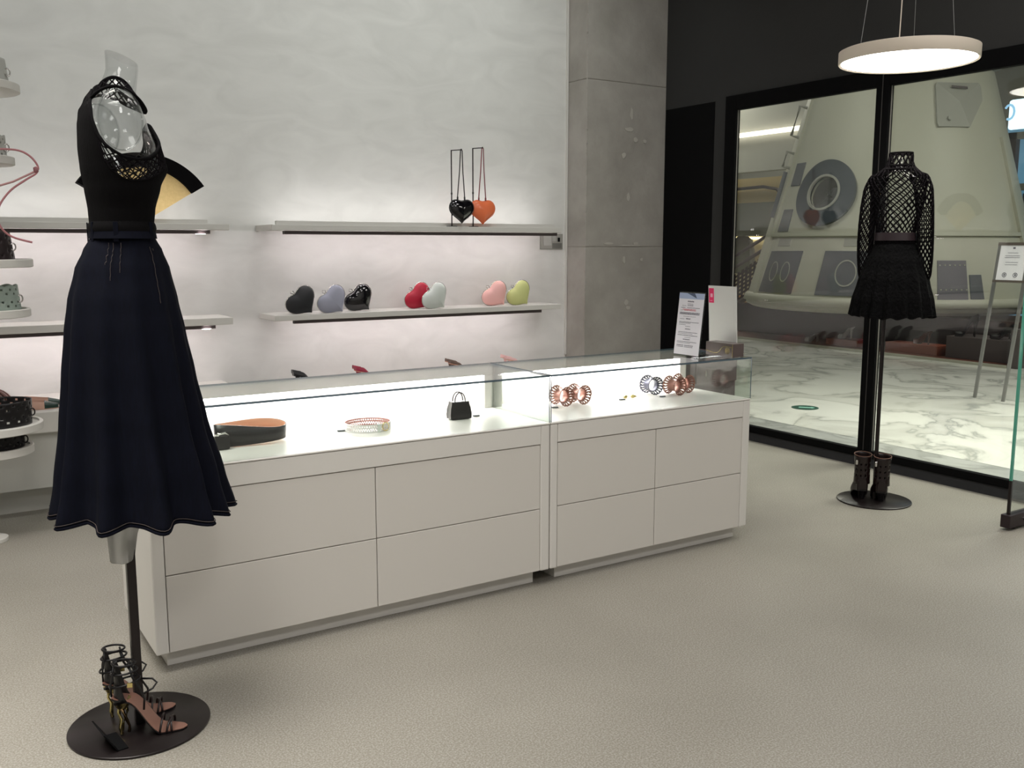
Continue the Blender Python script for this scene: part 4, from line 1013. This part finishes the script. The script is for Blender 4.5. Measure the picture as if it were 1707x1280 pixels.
# stage below the booth, dark with a pale edge, shoes on blocks
LS = (11.2, 8.0, 0); t = thing('shoe_stage', 'low red-brown stage with a pale front edge under the capsule booth', 'stage', LS)
M['redbrown'] = mat('redbrown_wood', (104, 62, 50), .35, noise=(3, .3), rgb2=(82, 52, 44)); M['darkpanel'] = mat('dark_mirror_panel', (72, 66, 66), .12)
sh(MB().box(10.22, 12.4, 5.80, 10.6, 0, .028), LS).build('stage_floor', 'redbrown', t)
sh(MB().box(10.20, 10.2195, 5.80, 10.6, 0, .032), LS).build('stage_edge', 'hull', t)
sh(MB().box(10.95, 12.0, 5.82, 10.6, .0285, .455), LS).build('back_panel', 'darkpanel', t)
sh(MB().box(10.24, 10.94, 5.70, 5.79, 0, .43), LS).build('end_panel', 'gap', t)
for lab, y0, y1, h in (('long', 7.92, 8.42, .085), ('short', 6.78, 7.50, .115)):
    tag(sh(MB().box(10.42, 10.70, y0, y1, .0285, .0285+h), (10.56, (y0+y1)/2, 0)).build('display_block', mat('block_wood', (122, 62, 44), .4), bevel=.004, loc=(10.56, (y0+y1)/2, 0)), 'red-brown display block under the %s' % ('silver mules at the left' if lab == 'long' else 'brown mules beside the mannequin pole'), 'block', 'display blocks on the stage')
tag(sh(MB().box(10.40, 10.85, 5.84, 6.66, .0285, .285), (10.6, 6.25, 0)).build('display_plinth', 'gap', bevel=.004, loc=(10.6, 6.25, 0)), 'dark grey display plinth under the two pairs of black shoes', 'plinth')
M['silver_shoe'] = mat('silver_leather', (150, 148, 142), .35); M['mink_shoe'] = mat('mink_leather', (86, 64, 60), .4)
def mule(nm, label, m, x, y, z, rz, Ls=.27, hh=.12, closed=False):
    t = thing(nm, label, 'shoe', (x, y, z), rz, 'shoes on the mall stage')
    sole_mb(Ls, hh, .006).build('sole', m, t, smooth=30); heel_mb(hh, .02, .008).build('heel', m, t, smooth=40)
    if closed: upper_mb(Ls, hh, 0, .5, lambda q: .07-.05*q, lambda q: q > .02).build('heel_counter', m, t, smooth=50)
    upper_mb(Ls, hh, .55, .98, lambda q: .045-.02*(q-.55), lambda q: False).build('vamp', m, t, smooth=50)
for nm, lab, m, y0, x, z, rz, hh, c in (
    ('mule', 'silver grey mule on the left display block', 'silver_shoe', 8.05, 10.50, .114, 1.5, .15, False),
    ('mule', 'pale mule standing on the stage floor left of the blocks', 'silver_shoe', 8.60, 10.50, .029, 1.5, .11, False),
    ('mule', 'mink brown mule on the right display block', 'mink_shoe', 6.92, 10.50, .144, 1.5, .15, False),
    ('pump', 'black high pump on the dark plinth, left pair', 'leather', 6.34, 10.52, .2855, 2.0, .19, True),
    ('ballet_flat', 'black pointed flat on the dark plinth, right pair', 'leather', 5.90, 10.50, .2855, 1.8, .09, True)):
    mule(nm, lab+', nearer the window', m, x, y0, z, rz, Ls=.25, hh=hh, closed=c)
    mule(nm, lab+', farther from the window', m, x+.13, y0+.09, z, rz, Ls=.25, hh=hh, closed=c)

# sign on two legs
L = (8.0, 4.60, 0); t = thing('notice_stand', 'slim framed notice board on two slanted legs outside the window', 'sign stand', L)
def tl(mb, lean=.10): mb.v = [(x, y-z*lean*1.0, z) for x, y, z in mb.v]; return mb
tl(MB().box(-.01, .01, .20, .225, 0, 1.36).box(-.01, .01, -.06, -.035, 0, 1.36)).build('leg', 'wire', t)
tl(MB().box(-.012, .012, -.06, .225, 1.345, 1.37).box(-.012, .012, -.06, .225, 1.03, 1.05)).build('board_frame', mat('frame_brown', (92, 84, 78), .4), t)
tl(MB().box(-.008, .004, -.035, .20, 1.05, 1.345)).build('notice_board', 'paper', t)
ic = MB()
for y in (.035, .13): 
    ic.tube([(-.010, y+.018*cos(a), 1.095+.018*sin(a)) for a in [2*pi*k/12 for k in range(12)]], .0025, 4, loop=True, up=(1, 0, 0)).box(-.0105, -.0085, y-.006, y+.006, 1.087, 1.103)
ic.box(-.0105, -.0085, .07, .09, 1.315, 1.33)
for z, a, b in ((1.28, .04, .13), (1.255, .02, .15), (1.24, .02, .15), (1.20, .03, .14), (1.18, .03, .14)): ic.box(-.0092, -.0085, a, b, z, z+.003)
tl(ic).build('printed_marks', 'ink', t)

# escalator side with perforated panel, rails, hanging jacket, shop front
L = (12.6, 12.2, 0); t = es = thing('escalator_side', 'perforated dark escalator side with two sloping handrails beyond the booth', 'escalator', L)
pf = MB(); nx, nz = 24, 14
def ep(u, v): y = 12.75-1.15*u; return (12.6, y, .22+.60*u+v*(.52))
for i in range(nx):
    for j in range(nz):
        if (i % 2 == 1 and j % 2 == 1): continue
        pf.add([ep(i/nx, j/nz), ep((i+1)/nx, j/nz), ep((i+1)/nx, (j+1)/nz), ep(i/nx, (j+1)/nz)], [(0, 1, 2, 3)])
sh(pf, L).build('perforated_panel', mat('maroon_metal', (48, 32, 36), .4), t, solid=.01)
for k in (0, .21):
    sh(MB().tube([(12.58, 12.80, .84+k), (12.58, 11.45, 1.50+k)], .032, 6), L).build('handrail', 'gap', t, smooth=1)
sh(MB().tube([(12.58, 12.80, .12), (12.58, 11.55, .80)], .05, 4), L).build('lower_rail', 'gap', t)
sh(MB().box(12.9, 13.1, 11.3, 13.2, .0, .40), L).build('step_box', mat('ochre_step_box', (214, 164, 110), .5), t)  # box in one even ochre colour
es.location.x += .40
L = (14.0, 12.4, 0); t = thing('shop_front', 'far shop front with lit shelf bay, grey band and ochre bulkhead', 'shop front', L)
sh(MB().box(14.0, 14.2, 9.5, 14.5, 2.15, 2.62), L).build('bulkhead', mat('ochre', (206, 186, 140), .6), t)
sh(MB().box(13.9, 14.1, 9.5, 14.5, 1.52, 2.15), L).build('grey_band', mat('band_grey', (122, 122, 112), .6), t)
sh(MB().box(14.6, 14.7, 9.5, 14.5, 0, 1.52), L).build('shop_wall', mat('shop_cream', (226, 214, 180), .6), t)
sh(MB().box(14.55, 14.6, 9.5, 14.5, 1.46, 1.50), L).build('shop_light', emit_mat('shop_light', (255, 240, 200), 4), t)
sh(MB().tube([(13.95, 13.9, 2.42), (13.95, 12.9, 2.44), (13.95, 12.55, 2.38), (13.95, 12.4, 2.2)], .03, 8), L).build('curved_rail', 'gap', t, smooth=1)
t = thing('jacket', 'grey jacket hanging on a rail in the far shop', 'jacket', (14.3, 13.70, .78))
R = []
for z, a, b in ((0, .25, .07), (.3, .24, .08), (.55, .24, .09), (.68, .22, .08), (.74, .12, .06), (.77, .06, .04)):
    R.append([(b*sin(q), a*cos(q)*(1+.04*cos(5*q)), z) for q in [2*pi*k/24 for k in range(24)]])
MB().rings(R).build('jacket_body', mat('jacket_grey', (112, 112, 98), .8), t, smooth=50)
for sy in (-1, 1): MB().tube([(0, sy*.20, .66), (-.01, sy*.27, .45), (-.02, sy*.29, .15)], .05, 8).build('sleeve', 'hull_grey', t, smooth=1)
MB().tube([(0, 0, .77), (0, 0, .84), (.02, .0, .87)], .006, 6).build('hanger', 'wire', t)
tag(MB().box(-.05, .02, -2.2, 2.2, -.035, .035).build('light_line', emit_mat('cool_strip', (255, 244, 225), 3.2), loc=(13.0, 12.2, 3.30)), 'long white strip light on the far wall left of the booth', 'strip light')
tag(MB().box(0, .2, -2.6, 2.6, -.5, .9).build('wall_fascia', mat('fascia', (176, 176, 168), .6), loc=(13.06, 12.2, 3.15)), 'pale fascia carrying the strip light beyond the booth', 'fascia')
L = (14.6, 7.0, 0); t = thing('blue_shop_window', 'light blue lit shop window at the right edge beyond the booth', 'shop window', L)
sh(MB().box(14.3, 14.4, 5.2, 8.4, 0, 3.1), L).build('blue_panel', mat('blue_panel', (112, 160, 190), .4, emit=.45), t)
for z in (2.9, 2.15, 1.35): sh(MB().box(14.1, 14.2, 5.2, 8.25, z, z+.10), L).build('crossbar', 'hull_grey', t)
sh(MB().box(14.1, 14.2, 8.12, 8.25, 0, 3.0), L).build('window_post', 'gap', t)
sh(MB().box(14.08, 14.18, 7.0, 7.95, 1.45, 2.1), L).build('poster', 'hatch', t)
t = thing('lit_sign', 'glowing blue-white shop sign at the top right edge beyond the window', 'sign', (9.4, 5.0, 2.60))
MB().box(0, .05, -.9, .52, -.12, .17).build('sign_box', emit_mat('sign_glow', (206, 236, 255), 2.2), t, bevel=.03)
MB().tube([(-.01, .50+.05*cos(a), .05+.07*sin(a)) for a in [.6+k*.5 for k in range(10)]], .012, 6, up=(1, 0, 0)).build('sign_letter', emit_mat('sign_letter', (150, 200, 235), 1.2), t)
# green floor marker
t = thing('floor_marker', 'small round green exit marker set in the marble floor', 'floor marker', (6.30, 5.27, 0))
MB().lathe([(.11, .0005), (.11, .003), (.001, .003)], 40).build('marker_disc', mat('marker_green', (16, 70, 58), .3), t)
MB().box(-.05, .05, -.018, .018, .0032, .0042).prism([(.05, -.034), (.08, 0), (.05, .034)], 'z', .0032, .0042).build('arrow', emit_mat('marker_arrow', (190, 255, 225), .7), t, rot=(0, 0, radians(-50)))

# ------------------------------------------------------------------ sub-parts: pieces that sit on another part of the same thing
SUB = {'zip_puller': 'zip', 'strap_loop': 'strap', 'heel_stem': 'heel_cup', 'monogram': 'box_body', 'gold_line': 'box_body', 'header_figure': 'printed_sheet',
       'blue_header': 'printed_sheet', 'printed_text': 'printed_sheet', 'red_text': 'printed_sheet', 'label_square': 'pink_label', 'label_text': 'pink_label',
       'rivet_row': 'window_panel', 'panel_slot': 'access_panel', 'panel_latch': 'access_panel', 'porthole_glass': 'porthole_ring', 'porthole_rim': 'porthole_ring',
       'hatch_ring': 'hatch', 'belt_loop': 'waistband', 'hem_stitching': 'hem_roll', 'collar_edge': 'openwork_collar', 'collar_rib': 'collar', 'arm_cap_rim': 'arm_cap',
       'cabinet_handle': 'cabinet_drawer', 'switch': 'button_field', 'dark_cover': 'plate', 'top_edge': 'shaft', 'buckle': 'ankle_strap', 'light_strip': 'light_channel',
       'uplight_strip': 'upstand', 'puck_light': 'light_channel', 'hook_arm': 'pole', 'collar ': 'pole', 'printed_marks': 'notice_board', 'neck': 'torso', 'ear_hook': 'drop', 'door_edge_seal': 'door_pane_edge'}
def centre(o):
    n = len(o.data.vertices); return sum((v.co for v in o.data.vertices), Vector())/max(1, n)
kids = {}
for o in list(bpy.data.objects):
    if o.parent: kids.setdefault(o.parent.name, []).append(o)
for root, ch in kids.items():
    for o in ch:
        want = SUB.get(o.name.split('.')[0])
        if not want: continue
        c = [p for p in ch if p.name.split('.')[0] == want and tuple(p.location) == (0, 0, 0) and p.type == 'MESH']
        if c:
            c0 = centre(o); o.parent = min(c, key=lambda p: (centre(p)-c0).length)
